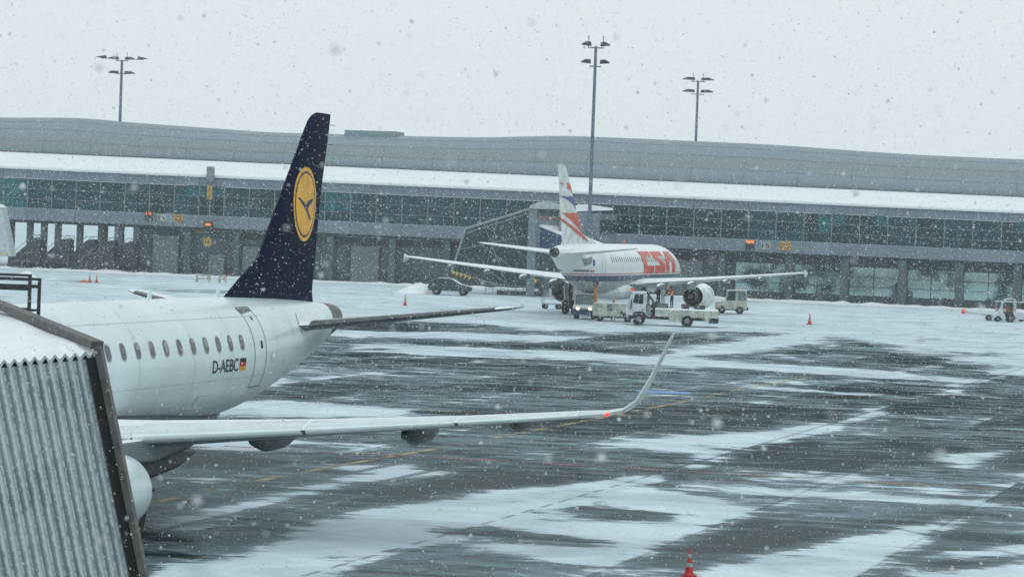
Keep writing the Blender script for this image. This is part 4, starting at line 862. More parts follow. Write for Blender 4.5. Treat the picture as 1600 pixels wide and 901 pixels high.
fr = MB(); bar((-5.6, 4.6), (2.3, 6.6), .06); bar((-3.2, 7.3), (-.6, 1.3), .05); bar((-.6, 8.3), (1.9, 1.2), .05); bar((-3.2, 7.3), (2.3, 3.4), .05); bar((-5.7, 4.2), (-.6, 1.3), .05); bar((-1.8, 7.8), (-3.0, 1.7), .05); bar((-3.5, 5.2), (2.3, 1.3), .05)
fr.build('truss', grey_steel, bb)
hz = MB()
for i in range(5): hz.box((-6.3 + i * .45, .8, 2.15 - i * .12), (.2, .1, .32), ry=.3)
hz.build('hazard_stripes', flag_gold, bb)
MB().box((3.3, 1.2, 7.1), (3.4, 3.4, 4.0)).build('rotunda', clad, bb, bevel=.05)
MB().prism([(1.45, 9.15), (1.6, 9.5), (2.4, 9.85), (3.3, 9.95), (4.3, 9.85), (5.1, 9.5), (5.2, 9.15)], 'y', -.8, 3.2).build('arched_roof', mat('bridge_roof', (.42, .48, .50), .6, var=.15, snow=.15), bb)
MB().box((3.4, -.56, 8.75), (2.8, .06, .5)).build('rotunda_window', glass_br, bb)
MB().box((3.3, -.6, 8.2), (2.0, .1, .10)).build('warning_strip', red, bb)
MB().box((1.9, -.2, 4.6), (.9, .9, 9.1)).build('tower_leg', clad, bb)
MB().tube((3.4, 1.2, 0), (3.4, 1.2, 5.2), .55, n=20).build('support_column', clad, bb, smooth=True)
# tunnel towards the aircraft (runs behind the fin to the right and towards the aircraft door)
tb = MB(); a0, a1 = Vector((3.6, -.2, 6.0)), Vector((9.2, -13.0, 3.9))
def tunnel(mb, a, b_, w_, h, dz=0):
    d = (b_ - a); s = Vector((-d.y, d.x, 0)).normalized() * w_ / 2; V = []
    for p in (a, b_):
        for sx, z in ((-1, -h / 2), (1, -h / 2), (1, h / 2), (-1, h / 2)): V.append(p + s * sx + Vector((0, 0, z + dz)))
    return mb.add(V, [(0, 1, 2, 3), (7, 6, 5, 4), (0, 4, 5, 1), (1, 5, 6, 2), (2, 6, 7, 3), (3, 7, 4, 0)])
tunnel(tb, a0, a1, 1.9, 2.6); tb.build('tunnel', bridge_blue, bb)
tb = MB(); tunnel(tb, a0 + Vector((0, 0, 1.42)), a1 + Vector((0, 0, 1.42)), 2.1, .2); tb.build('tunnel_snow', snow_m, bb)
for k in (.5,):
    p = a0.lerp(a1, k); MB().tube((p.x, p.y, 0.5), (p.x, p.y, 3.6), .22, n=10).box((p.x, p.y, .5), (2.2, .4, .4)).build('drive_leg', grey_steel, bb)
# fixed link to the facade
MB().box((8.0, 6.5, 7.1), (4.2, 22, 3.6), rz=-.12).build('fixed_link', clad, bb)
MB().box((8.0, 6.5, 7.5), (4.3, 21.2, 1.5), rz=-.12).build('link_glazing', glass_br, bb)
MB().prism([(5.7, 8.95), (5.8, 9.15), (6.6, 9.75), (7.4, 9.8), (10.0, 9.5), (10.2, 9.3)], 'y', -4.4, 16).build('link_snow', snow_m, bb)
for y in (-3, 12): MB().tube((8.2, y, 0), (8.2, y, 5.4), .4, n=16).build('support_column', clad, bb)
rail = MB()
for z in (.6, 1.0): rail.tube((-2.8, 0.2, z), (3.0, 0.2, z), .04, n=6)
for x in np.arange(-2.8, 3.1, .8): rail.tube((x, .2, 0), (x, .2, 1.0), .035, n=6)
rail.build('handrail', grey_steel, bb)
plt_ = MB().box((.9, .6, .25), (5.0, 1.2, .4)).build('base_block', concrete_dk, bb)
MB().box((2.35, -.75, 1.6), (.35, .06, .5)).build('yellow_notice', sign_yellow, bb); MB().box((4.6, -.75, 1.9), (.45, .06, .5)).build('yellow_notice', sign_yellow, bb)

# boarding bridge fragment at the left edge
lb = empty('boarding_bridge', (-56.6, 290, 0), 0, 'pale boarding bridge end with snowy roof at the left edge of the apron', 'boarding bridge')
MB().prism([(-6, 7.0), (.9, 7.2), (1.6, 7.1), (2.75, 2.0), (-6, 1.8)], 'y', -1.5, 1.5).build('cabin', mat('bridge_pale', (0.45, 0.52, 0.54), .5, var=.08), lb, bevel=.08)
MB().prism([(-6, 7.1), (1.55, 7.2), (1.2, 7.5), (-.5, 7.9), (-6, 8.0)], 'y', -1.6, 1.6).build('roof_snow', snow_m, lb)
hz = MB()
for i in range(7): hz.box((2.3 - i * .4, -1.54, 2.25), (.22, .04, .14))
hz.build('hazard_marks', flag_gold, lb)
MB().tube((.2, 0, 0.4), (.2, 0, 2.0), .4, n=14).build('support_column', dark, lb)
for x in (-.3, .9): wheel(lb, (x, -.5, .45), .45, .35, axis='y')

# ------------------------------------------------------------------ near jet bridge with ribbed wall
nb_ = empty('jet_bridge', (-6.11, 40, 0), 0, 'close ribbed metal jet bridge with snow-covered roof at the left edge', 'jet bridge')
ribbed = mat('ribbed_metal', (0.30, 0.345, 0.36), 0.45, metal=.2, var=.10, scale=2.0)
def ribbed_mat():
    m = bpy.data.materials.new('ribbed_metal_snow'); m.use_nodes = True; n, l = m.node_tree.nodes, m.node_tree.links; b = n['Principled BSDF']
    b.inputs['Roughness'].default_value = .5; b.inputs['Metallic'].default_value = .15
    tc = n.new('ShaderNodeTexCoord'); nz = n.new('ShaderNodeTexNoise'); nz.inputs['Scale'].default_value = 11; nz.inputs['Detail'].default_value = 7; nz.inputs['Roughness'].default_value = .7
    l.new(tc.outputs['Object'], nz.inputs['Vector'])
    g = n.new('ShaderNodeNewGeometry'); sp = n.new('ShaderNodeSeparateXYZ'); l.new(g.outputs['Normal'], sp.inputs[0])
    mu = n.new('ShaderNodeMath'); mu.operation = 'MULTIPLY_ADD'; mu.inputs[1].default_value = .42; l.new(sp.outputs['X'], mu.inputs[0]); l.new(nz.outputs['Fac'], mu.inputs[2])
    mr = n.new('ShaderNodeMapRange'); mr.inputs['From Min'].default_value = .56; mr.inputs['From Max'].default_value = .68; l.new(mu.outputs[0], mr.inputs['Value'])
    n2 = n.new('ShaderNodeTexNoise'); n2.inputs['Scale'].default_value = 1.5; n2.inputs['Detail'].default_value = 5; l.new(tc.outputs['Object'], n2.inputs['Vector'])
    cr = n.new('ShaderNodeValToRGB'); cr.color_ramp.elements[0].color = (.18, .225, .25, 1); cr.color_ramp.elements[0].position = .35; cr.color_ramp.elements[1].color = (.31, .375, .40, 1); cr.color_ramp.elements[1].position = .7
    l.new(n2.outputs['Fac'], cr.inputs[0])
    mi = n.new('ShaderNodeMix'); mi.data_type = 'RGBA'; sc_ = n.new('ShaderNodeMath'); sc_.operation = 'MULTIPLY'; sc_.inputs[1].default_value = .75; l.new(mr.outputs[0], sc_.inputs[0])
    l.new(sc_.outputs[0], mi.inputs[0]); l.new(cr.outputs[0], mi.inputs[6]); mi.inputs[7].default_value = (.62, .70, .71, 1); l.new(mi.outputs[2], b.inputs['Base Color']); return m
rm = ribbed_mat()
# local frame: corner at (0,0,z5.3); wall goes left (-x, slightly nearer); ribs lean
WL, WH, PI_ = 5.2, 3.9, .1405
top0, lean, drop = 5.16, .235, .125     # ribs run right as they go down; top edge drops to the left
def wp(u, d, y=0.0):   # u metres left along the wall, d metres down the rib
    return Vector((-.09 - u + lean * d, -.30 * u * 0 - u * .35 + y, top0 - u * drop - d))
mb = MB(); V = []; prof = []
k = 0; nr = int(WL / PI_)
for i in range(nr):
    u = i * PI_
    for fu, fy in ((0.0, .0), (.10, -.060), (.42, -.066), (.56, -.050), (.80, .0)): prof.append((u + fu * PI_, fy))
for (u, y) in prof: V.append(wp(u, 0, y))
nd = 2
for (u, y) in prof: V.append(wp(u, WH, y))
n = len(prof); mb.add(V, [(i, i + 1, n + i + 1, n + i) for i in range(n - 1)])
o = mb.build('ribbed_wall', rm, nb_, smooth=True, angle=55)
# dark backing under the eave, and body
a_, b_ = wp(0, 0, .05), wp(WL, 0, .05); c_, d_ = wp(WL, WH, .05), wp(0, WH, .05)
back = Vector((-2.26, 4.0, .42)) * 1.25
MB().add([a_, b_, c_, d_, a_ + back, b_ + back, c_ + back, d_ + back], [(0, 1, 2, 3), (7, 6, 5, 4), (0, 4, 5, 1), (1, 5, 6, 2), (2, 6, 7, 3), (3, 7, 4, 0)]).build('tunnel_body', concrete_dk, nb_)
# snow slab on the roof with a scalloped eave
V = []; F = []; up = Vector((0, 0, .16)); m2 = 20
cols_ = []
NU = nr * 6; NV = 10
for i in range(NU + 1):
    u = WL * i / NU; ph = (u / PI_ - .35) * 2 * math.pi
    sc_ = .045 * (.5 + .5 * math.cos(ph)) ** .8
    for j in range(NV + 1):
        kk = j / NV; base = wp(u, 0, -.055) + Vector((.02, 0, .02))
        p = base + back * kk + Vector((0, 0, .10 + .03 * math.sin(u * 3.1 + kk * 5) + .02 * math.sin(u * 9 + kk * 13)))
        if j == 0: p = base + Vector((0, -.03, .055 - sc_ * 1.6 + .05))
        V.append(p)
for i in range(NU + 1):
    u = WL * i / NU; ph = (u / PI_ - .35) * 2 * math.pi; sc_ = .045 * (.5 + .5 * math.cos(ph)) ** .8
    V.append(wp(u, 0, -.035) + Vector((.02, -.01, .075 - sc_ * 2.2)))
n1 = NV + 1
for i in range(NU):
    for j in range(NV): F.append((i * n1 + j, (i + 1) * n1 + j, (i + 1) * n1 + j + 1, i * n1 + j + 1))
    kq = (NU + 1) * n1; F.append((kq + i, kq + i + 1, (i + 1) * n1, i * n1))
MB().add(V, F).build('roof_snow', snow_m, nb_, smooth=True, angle=80)
# dark frame around the tunnel end
frame_m = mat('frame_brown_grey', (0.105, 0.10, 0.098), .5, var=.25, scale=5, snow=.0)
fr = MB()
c0 = wp(-.07, -.18, -.12); c1 = wp(-.07, WH, -.12); c2 = c0 + back + Vector((0, 0, .02))
def beam(mb, p, q_, w1, w2, up_):
    p, q_ = Vector(p), Vector(q_); d = (q_ - p).normalized(); s = d.cross(up_).normalized() * w1 / 2; t = s.cross(d).normalized() * w2 / 2
    V = [p + s + t, p - s + t, p - s - t, p + s - t, q_ + s + t, q_ - s + t, q_ - s - t, q_ + s - t]
    return mb.add(V, [(0, 1, 2, 3), (7, 6, 5, 4), (0, 4, 5, 1), (1, 5, 6, 2), (2, 6, 7, 3), (3, 7, 4, 0)])
beam(fr, c0 + Vector((.06, 0, 0)), c1 + Vector((.06, 0, 0)), .30, .10, Vector((1, 0, 0)))
beam(fr, c0 + Vector((.05, 0, .02)), c2, .20, .12, Vector((0, 0, 1)))
fr.build('end_frame', frame_m, nb_, bevel=.012)
fr = MB(); beam(fr, wp(.02, -.02, -.06), wp(.02, WH, -.06), .14, .05, Vector((0, 1, 0))); fr.build('seal', black, nb_)
# supports out of frame below
MB().tube((-3.0, .6, 0), (-3.0, .6, 1.6), .3, n=16).box((-3.0, .6, .6), (2.0, .5, .4)).build('support_column', grey_steel, nb_)
# handrails beyond the roof
hr = empty('guard_rail', (-8.27, 46, 5.2), 0, 'dark steel double guard rail standing beyond the snowy bridge roof', 'railing')
def grail(x, y, z0, z1, rails, parent):
    MB().box((x, y, (z0 + z1) / 2), (.055, .055, z1 - z0)).build('post', dark, parent)
    MB().box((x - 1.6, y, (z0 + z1) / 2), (.055, .055, z1 - z0)).build('post', dark, parent)
    for z, h in rails: MB().box((x - 1.6, y + .003, z), (3.15, .05, h)).build('rail', dark, parent)
grail(0.02, 0, 0.0, 1.03, ((1.01, .045), (.93, .03), (.78, .06), (.43, .05)), hr)
grail(-.1 + .02, 1.5, 0.0, .93, ((.91, .045), (.78, .06), (.36, .045)), hr)
MB().box((-1.7, .75, -.06), (3.4, 2.0, .1)).build('walkway', dark, hr)
for x in (-.3, -3.0): MB().tube((x, .7, -5.2), (x, .7, -.1), .08, n=8).build('leg', dark, hr)

# ------------------------------------------------------------------ vehicles
def veh(name, loc, rz, label, cat, group=None): return empty(name, loc, rz, label, cat, group)
# service truck, faces left (-x)
tr = veh('service_truck', (8.3, 208.6, 0), R(-3), 'white flatbed service truck with cream side boxes in front of the airliner', 'truck')
MB().prism([(.62, .75), (.55, 1.25), (.75, 1.7), (1.05, 2.55), (2.15, 2.6), (2.18, .75)], 'y', -1.1, 1.1).build('cab', gse_white, tr, bevel=.06)
MB().prism([(1.12, 1.75), (1.28, 2.4), (1.92, 2.4), (1.92, 1.65)], 'y', -1.125, -1.09).build('side_window', veh_glass, tr)
MB().add([(.74, -1.0, 1.74), (.74, 1.0, 1.74), (1.02, .95, 2.46), (1.02, -.95, 2.46)], [(0, 1, 2, 3)]).build('windscreen', veh_glass, tr, fix=False, loc=(-.03, 0, .0))
MB().box((1.0, -1.32, 1.55), (.1, .16, .6)).tube((1.05, -1.1, 2.1), (1.0, -1.3, 1.8), .02, n=5).build('mirror', black, tr)
MB().box((1.05, 0, 2.72), (.3, 1.0, .16)).build('beacon', orange, tr)
MB().box((.5, 0, .72), (.25, 2.1, .35)).build('bumper', dark, tr)
MB().box((1.9, -1.13, 1.25), (.16, .03, .06)).build('handle', black, tr)
MB().box((4.3, 0, .62), (7.0, .9, .22)).build('chassis', dark, tr)
MB().box((2.38, -.4, 1.1), (.3, 1.2, .8)).build('equipment_rack', grey_steel, tr)
MB().box((5.3, 0, 1.03), (4.9, 2.2, .58)).build('side_boxes', gse_cream, tr, bevel=.03)
MB().box((4.45, -1.12, .83), (1.0, .2, .9)).build('tool_locker', gse_cream, tr, bevel=.02)
s_ = MB()
for x in (3.95, 4.97, 5.6, 6.6, 7.2): s_.box((x, -1.108, 1.03), (.025, .012, .54))
for x in (3.3, 4.55, 5.3, 6.1): s_.box((x, -1.235 if x == 4.55 else -1.112, 1.15), (.18, .02, .08))
s_.build('locker_seams', line_grey, tr)
MB().box((5.3, 0, 1.35), (4.8, 2.0, .06)).build('snowy_deck', snow_m, tr)
for x, w_, h in ((2.9, .5, .5), (3.5, .6, .35), (5.2, .5, .35), (6.3, .7, .3)): MB().box((x, .2, 1.38 + h / 2), (w_, .8, h), rz=.2).build('deck_box', dark, tr)
MB().box((7.4, 0, .5), (.7, 1.8, .3)).build('rear_step', dark, tr)
for x in (1.62, 5.35):
    for y in (-.95, .95): wheel(tr, (x, y, .48), .48, .32, axis='y')
MB().prism([(1.02, .5), (1.1, .9), (1.35, 1.08), (1.9, 1.08), (2.15, .9), (2.2, .5), (2.05, .5), (1.85, .92), (1.4, .92), (1.18, .5)], 'y', -1.12, -1.05).build('mudguard', black, tr)
# low white loader behind the truck cab
gp = veh('ground_power_unit', (8.1, 214.0, 0), R(-3), 'cream ground power unit with dark hatch between the headlit tug and truck cab', 'ground power unit')
MB().box((0.2, 0, .95), (3.6, 1.9, 1.05)).build('body', gse_cream, gp, bevel=.05)
MB().box((-.25, -.96, 1.12), (.42, .04, .5)).build('hatch', line_grey, gp)
MB().box((.7, -.96, .75), (.16, .04, .22)).build('vent', black, gp)
MB().box((.2, 0, .38), (3.3, 1.4, .15)).build('chassis', dark, gp)
for x in (-1.0, 1.2):
    for y in (-.8, .8): wheel(gp, (x, y, .3), .3, .2, axis='y')
MB().tube((-1.45, -.3, 1.4), (-1.45, -.3, 2.9), .14, n=8).build('orange_post', mat('rust_orange', (.42, .16, .05), .6), gp)
MB().box((-1.45, -.3, 3.0), (.4, .3, .3)).build('lamp_head', dark, gp)
# small tug with lit headlamps, facing camera
tg = veh('baggage_tug', (6.0, 217.5, 0), R(-6), 'small baggage tug with both headlamps lit beside the airliner tail', 'tug')
MB().prism([(-1.5, .45), (-1.5, 1.0), (-1.1, 1.15), (1.4, 1.2), (1.4, .45)], 'x', -.92, .92).build('body', gse_white, tg, bevel=.06)
MB().box((0, -1.53, .62), (1.86, .14, .42)).build('bumper', blue_bumper, tg, bevel=.04)
MB().prism([(-.5, 1.15), (-.35, 2.0), (1.0, 2.0), (1.0, 1.15)], 'x', -.82, .82).build('cab_glass', mat('frosted_glass', (.16, .20, .21), .3, var=.15), tg)
c_ = MB().box((0, .3, 2.04), (1.8, 1.5, .1))
for x in (-.84, .84): c_.tube((x, -.55, 1.15), (x, -.38, 2.0), .05, n=6).tube((x, 1.0, 1.15), (x, 1.0, 2.0), .05, n=6)
c_.build('cab_frame', gse_white, tg)
for x in (-.5, .5): MB().lathe([(0, .01), (0, .10), (.06, .12), (.08, .01)], (x, -1.60, .86), 'y', 14).build('headlight', headlight_m, tg)
for x in (-.7, .7):
    for y in (-1.0, .9): wheel(tg, (x, y, .32), .32, .24)
# second tug, right
t2 = veh('tow_tractor', (19.6, 246.4, 0), R(-3), 'cream tow tractor with glazed cab at its rear beside the right engine', 'tow tractor')
MB().prism([(-.9, .4), (-.95, .85), (-.75, 1.12), (.15, 1.2), (1.95, 1.2), (1.95, .4)], 'y', -.85, .85).build('body', gse_cream, t2, bevel=.05)
c_ = MB().box((1.0, 0, 2.14), (1.85, 1.6, .1))
for x, x2 in ((.0, .2), (1.05, 1.05), (1.9, 1.85)):
    for y in (-.78, .78): c_.tube((x, y, 1.15), (x2, y, 2.12), .055, n=6)
c_.box((.95, 0, 1.65), (.12, 1.5, .95)); c_.build('cab_frame', gse_cream, t2)
MB().prism([(.05, 1.18), (.22, 2.08), (1.02, 2.08), (1.02, 1.18)], 'y', -.74, .74).build('front_glass', veh_glass, t2)
MB().box((1.45, 0, 1.62), (.75, 1.5, .9)).build('rear_glass', mat('frosted_glass2', (.14, .18, .19), .3), t2)
MB().tube((1.2, 0, 2.18), (1.2, 0, 2.36), .08, n=10).build('beacon', orange, t2)
MB().box((.5, 0, .42), (2.6, 1.3, .2)).box((1.95, 0, .5), (.3, 1.0, .3)).build('chassis', dark, t2)
for x in (-.35, 1.3):
    for y in (-.75, .75): wheel(t2, (x, y, .36), .36, .26, axis='y')
# far right: open tractor with carts
ft = veh('tow_tractor', (46.2, 252, 0), R(-4), 'open white tow tractor with hooped driver frame at the right edge', 'tow tractor')
MB().prism([(-1.0, .3), (-1.05, .62), (-.55, 1.0), (-.3, 1.45), (-.18, 1.45), (-.1, .45), (.75, .45), (.8, 1.0), (2.2, 1.0), (2.2, .3)], 'y', -.62, .62).build('body', gse_white, ft, bevel=.04)
hp = MB(); pts = [(-.3, 1.2), (-.2, 1.75), (.05, 2.1), (.5, 2.2), (.95, 2.12), (1.0, 1.0)]
for y in (-.6, .6):
    for a, b_ in zip(pts, pts[1:]): hp.tube((a[0], y, a[1]), (b_[0], y, b_[1]), .05, n=6)
for p in pts[1:5]: hp.tube((p[0], -.6, p[1]), (p[0], .6, p[1]), .04, n=6)
hp.build('roll_frame', gse_white, ft)
MB().box((.35, 0, .8), (.5, .9, .3)).box((.62, 0, 1.1), (.12, .9, .6)).build('seat', dark, ft)
for x, r in ((-.6, .28), (.55, .42)):
    for y in (-.62, .62): wheel(ft, (x, y, r), r, .24, axis='y')
def cart(x, y, rz, label):
    c = veh('baggage_cart', (x, y, 0), rz, label, 'baggage cart', 'flat baggage carts at the right edge')
    MB().box((0, 0, .62), (3.0, 1.5, .14)).tube((-1.5, 0, .55), (-2.4, 0, .45), .04, n=6).build('deck', gse_cream, c)
    b = MB()
    for x_ in (-1.4, 1.4):
        for y_ in (-.7, .7): b.tube((x_, y_, .6), (x_, y_, 1.75), .035, n=6)
    for z in (1.1, 1.75):
        for x_ in (-1.4, 1.4): b.tube((x_, -.7, z), (x_, .7, z), .03, n=6)
    b.box((0, 0, 1.8), (3.0, 1.5, .05)); b.build('frame', gse_cream, c)
    for x_ in (-1.0, 1.0):
        for y_ in (-.55, .55): wheel(c, (x_, y_, .25), .25, .15, axis='y')
    return c
cart(47.6, 256.2, R(-6), 'baggage cart loaded with brown luggage just behind the hooped tractor')
cart(51.2, 256.6, R(-6), 'baggage cart with brown load at the very right edge')
for i, (x, y, z, w_, h, lb_) in enumerate(((46.6, 256.1, .69, .8, .5, 'brown suitcase on the cart, leftmost'), (47.6, 256.2, .69, .9, .65, 'larger brown suitcase in the middle of the cart'), (50.6, 256.5, .69, 1.3, .5, 'brown trunk on the rightmost cart'))):
    e = veh('suitcase', (x, y, z), R(-6 + i * 5), lb_, 'suitcase', 'luggage on the carts')
    MB().box((0, 0, h / 2), (w_, .55, h)).build('shell', load_brown, e, bevel=.04)
    MB().tube((-.12, 0, h), (-.12, 0, h + .06), .015, n=5).tube((.12, 0, h), (.12, 0, h + .06), .015, n=5).tube((-.12, 0, h + .06), (.12, 0, h + .06), .015, n=5).build('handle', black, e)
# tow bar trolley with orange reflector left of the tractor
tl = veh('tow_bar_trolley', (44.6, 254.5, 0), R(-5), 'pale tow bar with round orange end left of the hooped tractor', 'tow bar')
MB().tube((-1.6, 0, .75), (1.2, 0, .5), .07, n=8).box((.6, 0, .55), (1.3, .8, .12)).build('bar', gse_cream, tl)
MB().tube((-1.95, 0, .78), (-1.6, 0, .75), .22, n=14).build('round_end', orange, tl, smooth=True)
for y in (-.45, .45): wheel(tl, (.6, y, .28), .28, .14, axis='y')
# dark SUV
sv = veh('parked_car', (-6.3, 273.5, 0), R(-6), 'dark estate car with snow on its windscreen beside the snow heap', 'car')
side_p = [(-2.15, .45), (-2.2, .95), (-2.0, 1.15), (-1.75, 1.62), (-1.2, 1.72), (.1, 1.7), (.55, 1.5), (1.05, 1.1), (1.75, 1.0), (2.15, .85), (2.2, .45)]
MB().prism(side_p, 'y', -.88, .88).build('body', suv_paint, sv, bevel=.09)
for y in (-1, 1): MB().prism([(-1.72, 1.12), (-1.5, 1.52), (.05, 1.55), (.75, 1.12)], 'y', y * .885, y * .87).build('side_window', veh_glass, sv)
MB().add([(.12, -.78, 1.69), (.12, .78, 1.69), (1.08, .84, 1.10), (1.08, -.84, 1.10)], [(0, 1, 2, 3)]).build('windscreen', snow_m, sv, fix=False, loc=(.06, 0, .05))
MB().add([(1.1, -.8, 1.12), (1.1, .8, 1.12), (2.05, .75, .95), (2.05, -.75, .95)], [(0, 1, 2, 3)]).build('bonnet_snow', snow_m, sv, fix=False, loc=(0, 0, .03))
MB().box((-.6, 0, 1.74), (1.3, 1.3, .03)).build('roof_snow', snow_m, sv, bevel=.02)
for x in (-1.35, 1.4):
    for y in (-.8, .8): wheel(sv, (x, y, .36), .36, .22, axis='y', rim=bare_metal)
MB().box((2.17, -.6, .8), (.06, .3, .14)).box((2.17, .6, .8), (.06, .3, .14)).build('headlight', veh_glass, sv)
# small baggage dolly left of the main gear
dl = veh('baggage_dolly', (3.6, 240.5, 0), R(8), 'small bare luggage dolly behind the left engine', 'dolly')
MB().box((0, 0, .45), (1.7, 1.2, .08)).tube((-.8, -.6, .45), (-.8, -.6, 1.2), .03, n=5).tube((-.8, .6, .45), (-.8, .6, 1.2), .03, n=5).tube((-.8, -.6, 1.2), (-.8, .6, 1.2), .03, n=5).tube((.8, -.6, .45), (.8, -.6, .9), .03, n=5).build('frame', grey_steel, dl)
for x in (-.6, .6):
    for y in (-.5, .5): wheel(dl, (x, y, .22), .22, .12, axis='y')

# mobile stairs parked under the pier
def stairs():
    e = empty('mobile_stairs', (0, 0, 0))
    MB().prism([(-3.1, .35), (-2.9, 1.0), (.2, 3.7), (.9, 3.85), (1.1, 3.6), (1.15, .9), (.6, .35)], 'y', -.75, .75).build('stair_flight', dark, e, bevel=.03)
    s_ = MB()
    for y in (-.8, .8): s_.tube((-2.9, y, 1.5), (.2, y, 4.15), .04, n=5).tube((.2, y, 4.15), (1.1, y, 4.1), .04, n=5).tube((1.1, y, 4.1), (1.1, y, 3.4), .04, n=5).tube((-2.9, y, 1.5), (-2.9, y, .8), .04, n=5)
    s_.build('handrail', grey_steel, e)
    MB().box((.1, 0, .6), (3.4, 1.5, .4)).tube((.6, 0, .7), (.6, 0, 2.9), .12, n=8).build('chassis', dark, e)
    MB().box((-.2, 0, 1.1), (1.4, 1.3, .7)).build('engine_box', grey_steel, e)
    for x in (-1.2, 1.3):
        for y in (-.7, .7): wheel(e, (x, y, .35), .35, .22, axis='y')
    return e
stp = [(-58.0, -1.8, 0, 'mobile passenger stairs leftmost under the pier'), (-54.6, -1.2, 3, 'mobile passenger stairs second from the left under the pier'), (-51.6, -.9, -3, 'mobile passenger stairs in the middle of the row under the pier'),
       (-48.9, -1.4, 2, 'mobile passenger stairs second from the right under the pier'), (-46.6, -.4, 0, 'mobile passenger stairs nearest the concrete wall')]
st0 = stairs()
for i, (x, y, a, lab) in enumerate(stp):
    e = st0 if i == 0 else copy_tree(st0)
    tag(e, lab, 'mobile stairs', 'mobile stairs under the pier')
    e.location = (x * math.cos(AL) + y * math.sin(AL), 307 - x * math.sin(AL) + y * math.cos(AL), 0); e.rotation_euler = (0, 0, -AL + R(a))
bxv = veh('parked_van', (-50.0, 345, 0), 0, 'grey box van seen through the gap under the pier', 'van')
MB().box((0, 0, 2.0), (3.2, 2.2, 2.6)).build('box', mat('van_grey', (.3, .35, .35), .6), bxv, bevel=.06)
MB().prism([(1.62, .6), (3.2, .6), (3.3, 1.3), (2.6, 2.2), (1.62, 2.3)], 'y', -1.0, 1.0).build('cab', grey_steel, bxv, bevel=.05)
for x in (-1.0, 2.3):
    for y in (-1, 1): wheel(bxv, (x, y, .42), .42, .28, axis='y')
MB().box((2.6, 0, 2.45), (.2, .6, .14)).build('beacon', orange, bxv)

# ------------------------------------------------------------------ cones, barriers, snow heaps
def cone():
    e = empty('traffic_cone', (0, 0, 0))
    b = MB(); r = .24; b.prism([(r * math.cos(R(22.5 + 45 * i)) * 1.05, r * math.sin(R(22.5 + 45 * i)) * 1.05) for i in range(8)], 'z', 0, .06); b.lathe([(.06, .17), (.10, .15), (.12, .14)], axis='z', n=20); b.build('base', cone_red, e)
    zr = [(.12, .135), (.30, .112), (.31, .108), (.44, .088), (.45, .085), (.60, .062), (.61, .060), (.72, .045), (.73, .043), (.86, .028), (.90, .018)]
    for i, (a, m) in enumerate((((0, 1), cone_red), ((2, 3), rim_white), ((4, 5), cone_red), ((6, 7), rim_white), ((8, 10), cone_red))):
        MB().lathe([zr[k] for k in range(a[0], a[1] + 1)], axis='z', n=20).build('red_band' if m is cone_red else 'white_band', m, e, smooth=True)
    return e
c0 = cone()
cones = [((4.02, 57.5), 'red and white cone alone on wet concrete at the bottom edge', .66), ((-9.3, 235), 'small red cone on snow between the near tailplane and the car', 1.0), ((24.9, 224), 'red and white cone alone on snow right of the tow tractor', 1.05),
         ((18.4, 240.5), 'red cone at the front of the cream tow tractor', 1.25), ((4.6, 240.7), 'red cone beside the main wheels of the airliner', 1.0), ((-42.75, 272), 'left one of two red cones together on snow', 1.0), ((-42.1, 272.3), 'right one of two red cones together on snow', .9)]
for i, ((x, y), lab, s) in enumerate(cones):
    e = c0 if i == 0 else copy_tree(c0)
    tag(e, lab, 'traffic cone', 'red and white traffic cones'); e.location = (x, y, 0.0); e.rotation_euler = (0, 0, i * .7); e.scale = (s, s, s)
cb = veh('cone_weight', (-43.3, 271.9, 0), 0, 'flat orange base lying left of the paired cones', 'cone base')
MB().prism([(.42 * math.cos(R(60 * i)), .42 * math.sin(R(60 * i))) for i in range(6)], 'z', 0, .12).lathe([(.12, .2), (.22, .17)], axis='z', n=16).build('base', orange, cb)
for (x, y, w_, lab) in ((-33.3, 289.5, 1.5, 'wider pale plastic barrier on snow in front of the pier'), (-31.2, 289.4, .8, 'narrow pale plastic barrier right of the wider one')):
    e = veh('barrier', (x, y, 0), R(-8), lab, 'barrier', 'pale barriers on the apron')
    b = MB().box((0, 0, .72), (w_, .12, .2)).box((0, 0, .38), (w_, .1, .16)); b.build('bar', gse_cream, e)
    for k in (-1, 1): MB().box((k * (w_ / 2 - .06), 0, .35), (.16, .45, .82)).build('leg', gse_cream, e)
    MB().box((w_ / 2 - .15, -.05, .45), (.22, .03, .3)).build('red_panel', red, e)
def heap(x, y, r, h, lab, seed):
    rr = random.Random(seed); mb = MB(); V = []; n_, m_ = 22, 7
    for j in range(m_):
        k = j / (m_ - 1)
        for i in range(n_):
            a = 2 * math.pi * i / n_; w_ = 1 + .22 * math.sin(3 * a + seed) + .12 * math.sin(7 * a + seed * 2) + rr.uniform(-.05, .05)
            V.append((r * (1 - k) * w_ * math.cos(a) + r * .15 * k, r * .7 * (1 - k) * w_ * math.sin(a), h * (1 - (1 - k) ** 1.6) * (1 + rr.uniform(-.06, .06)) - .03))
    F = [(j * n_ + i, j * n_ + (i + 1) % n_, (j + 1) * n_ + (i + 1) % n_, (j + 1) * n_ + i) for j in range(m_ - 1) for i in range(n_)]
    mb.add(V, F); o = mb.build('snow_heap', snow_m, None, smooth=True, angle=180); o.location = (x, y, 0); tag(o, lab, 'snow heap', 'ploughed snow heaps'); return o
heap(-9.7, 275.5, 2.1, 1.15, 'large heap of ploughed snow touching the back of the dark car', 1)
heap(-51.2, 283, 1.1, .7, 'snow heap beyond the guard rail at the far left', 3)
heap(-25.5, 296, 1.6, .4, 'low snow heap in front of the pier beside the blue fin', 5)
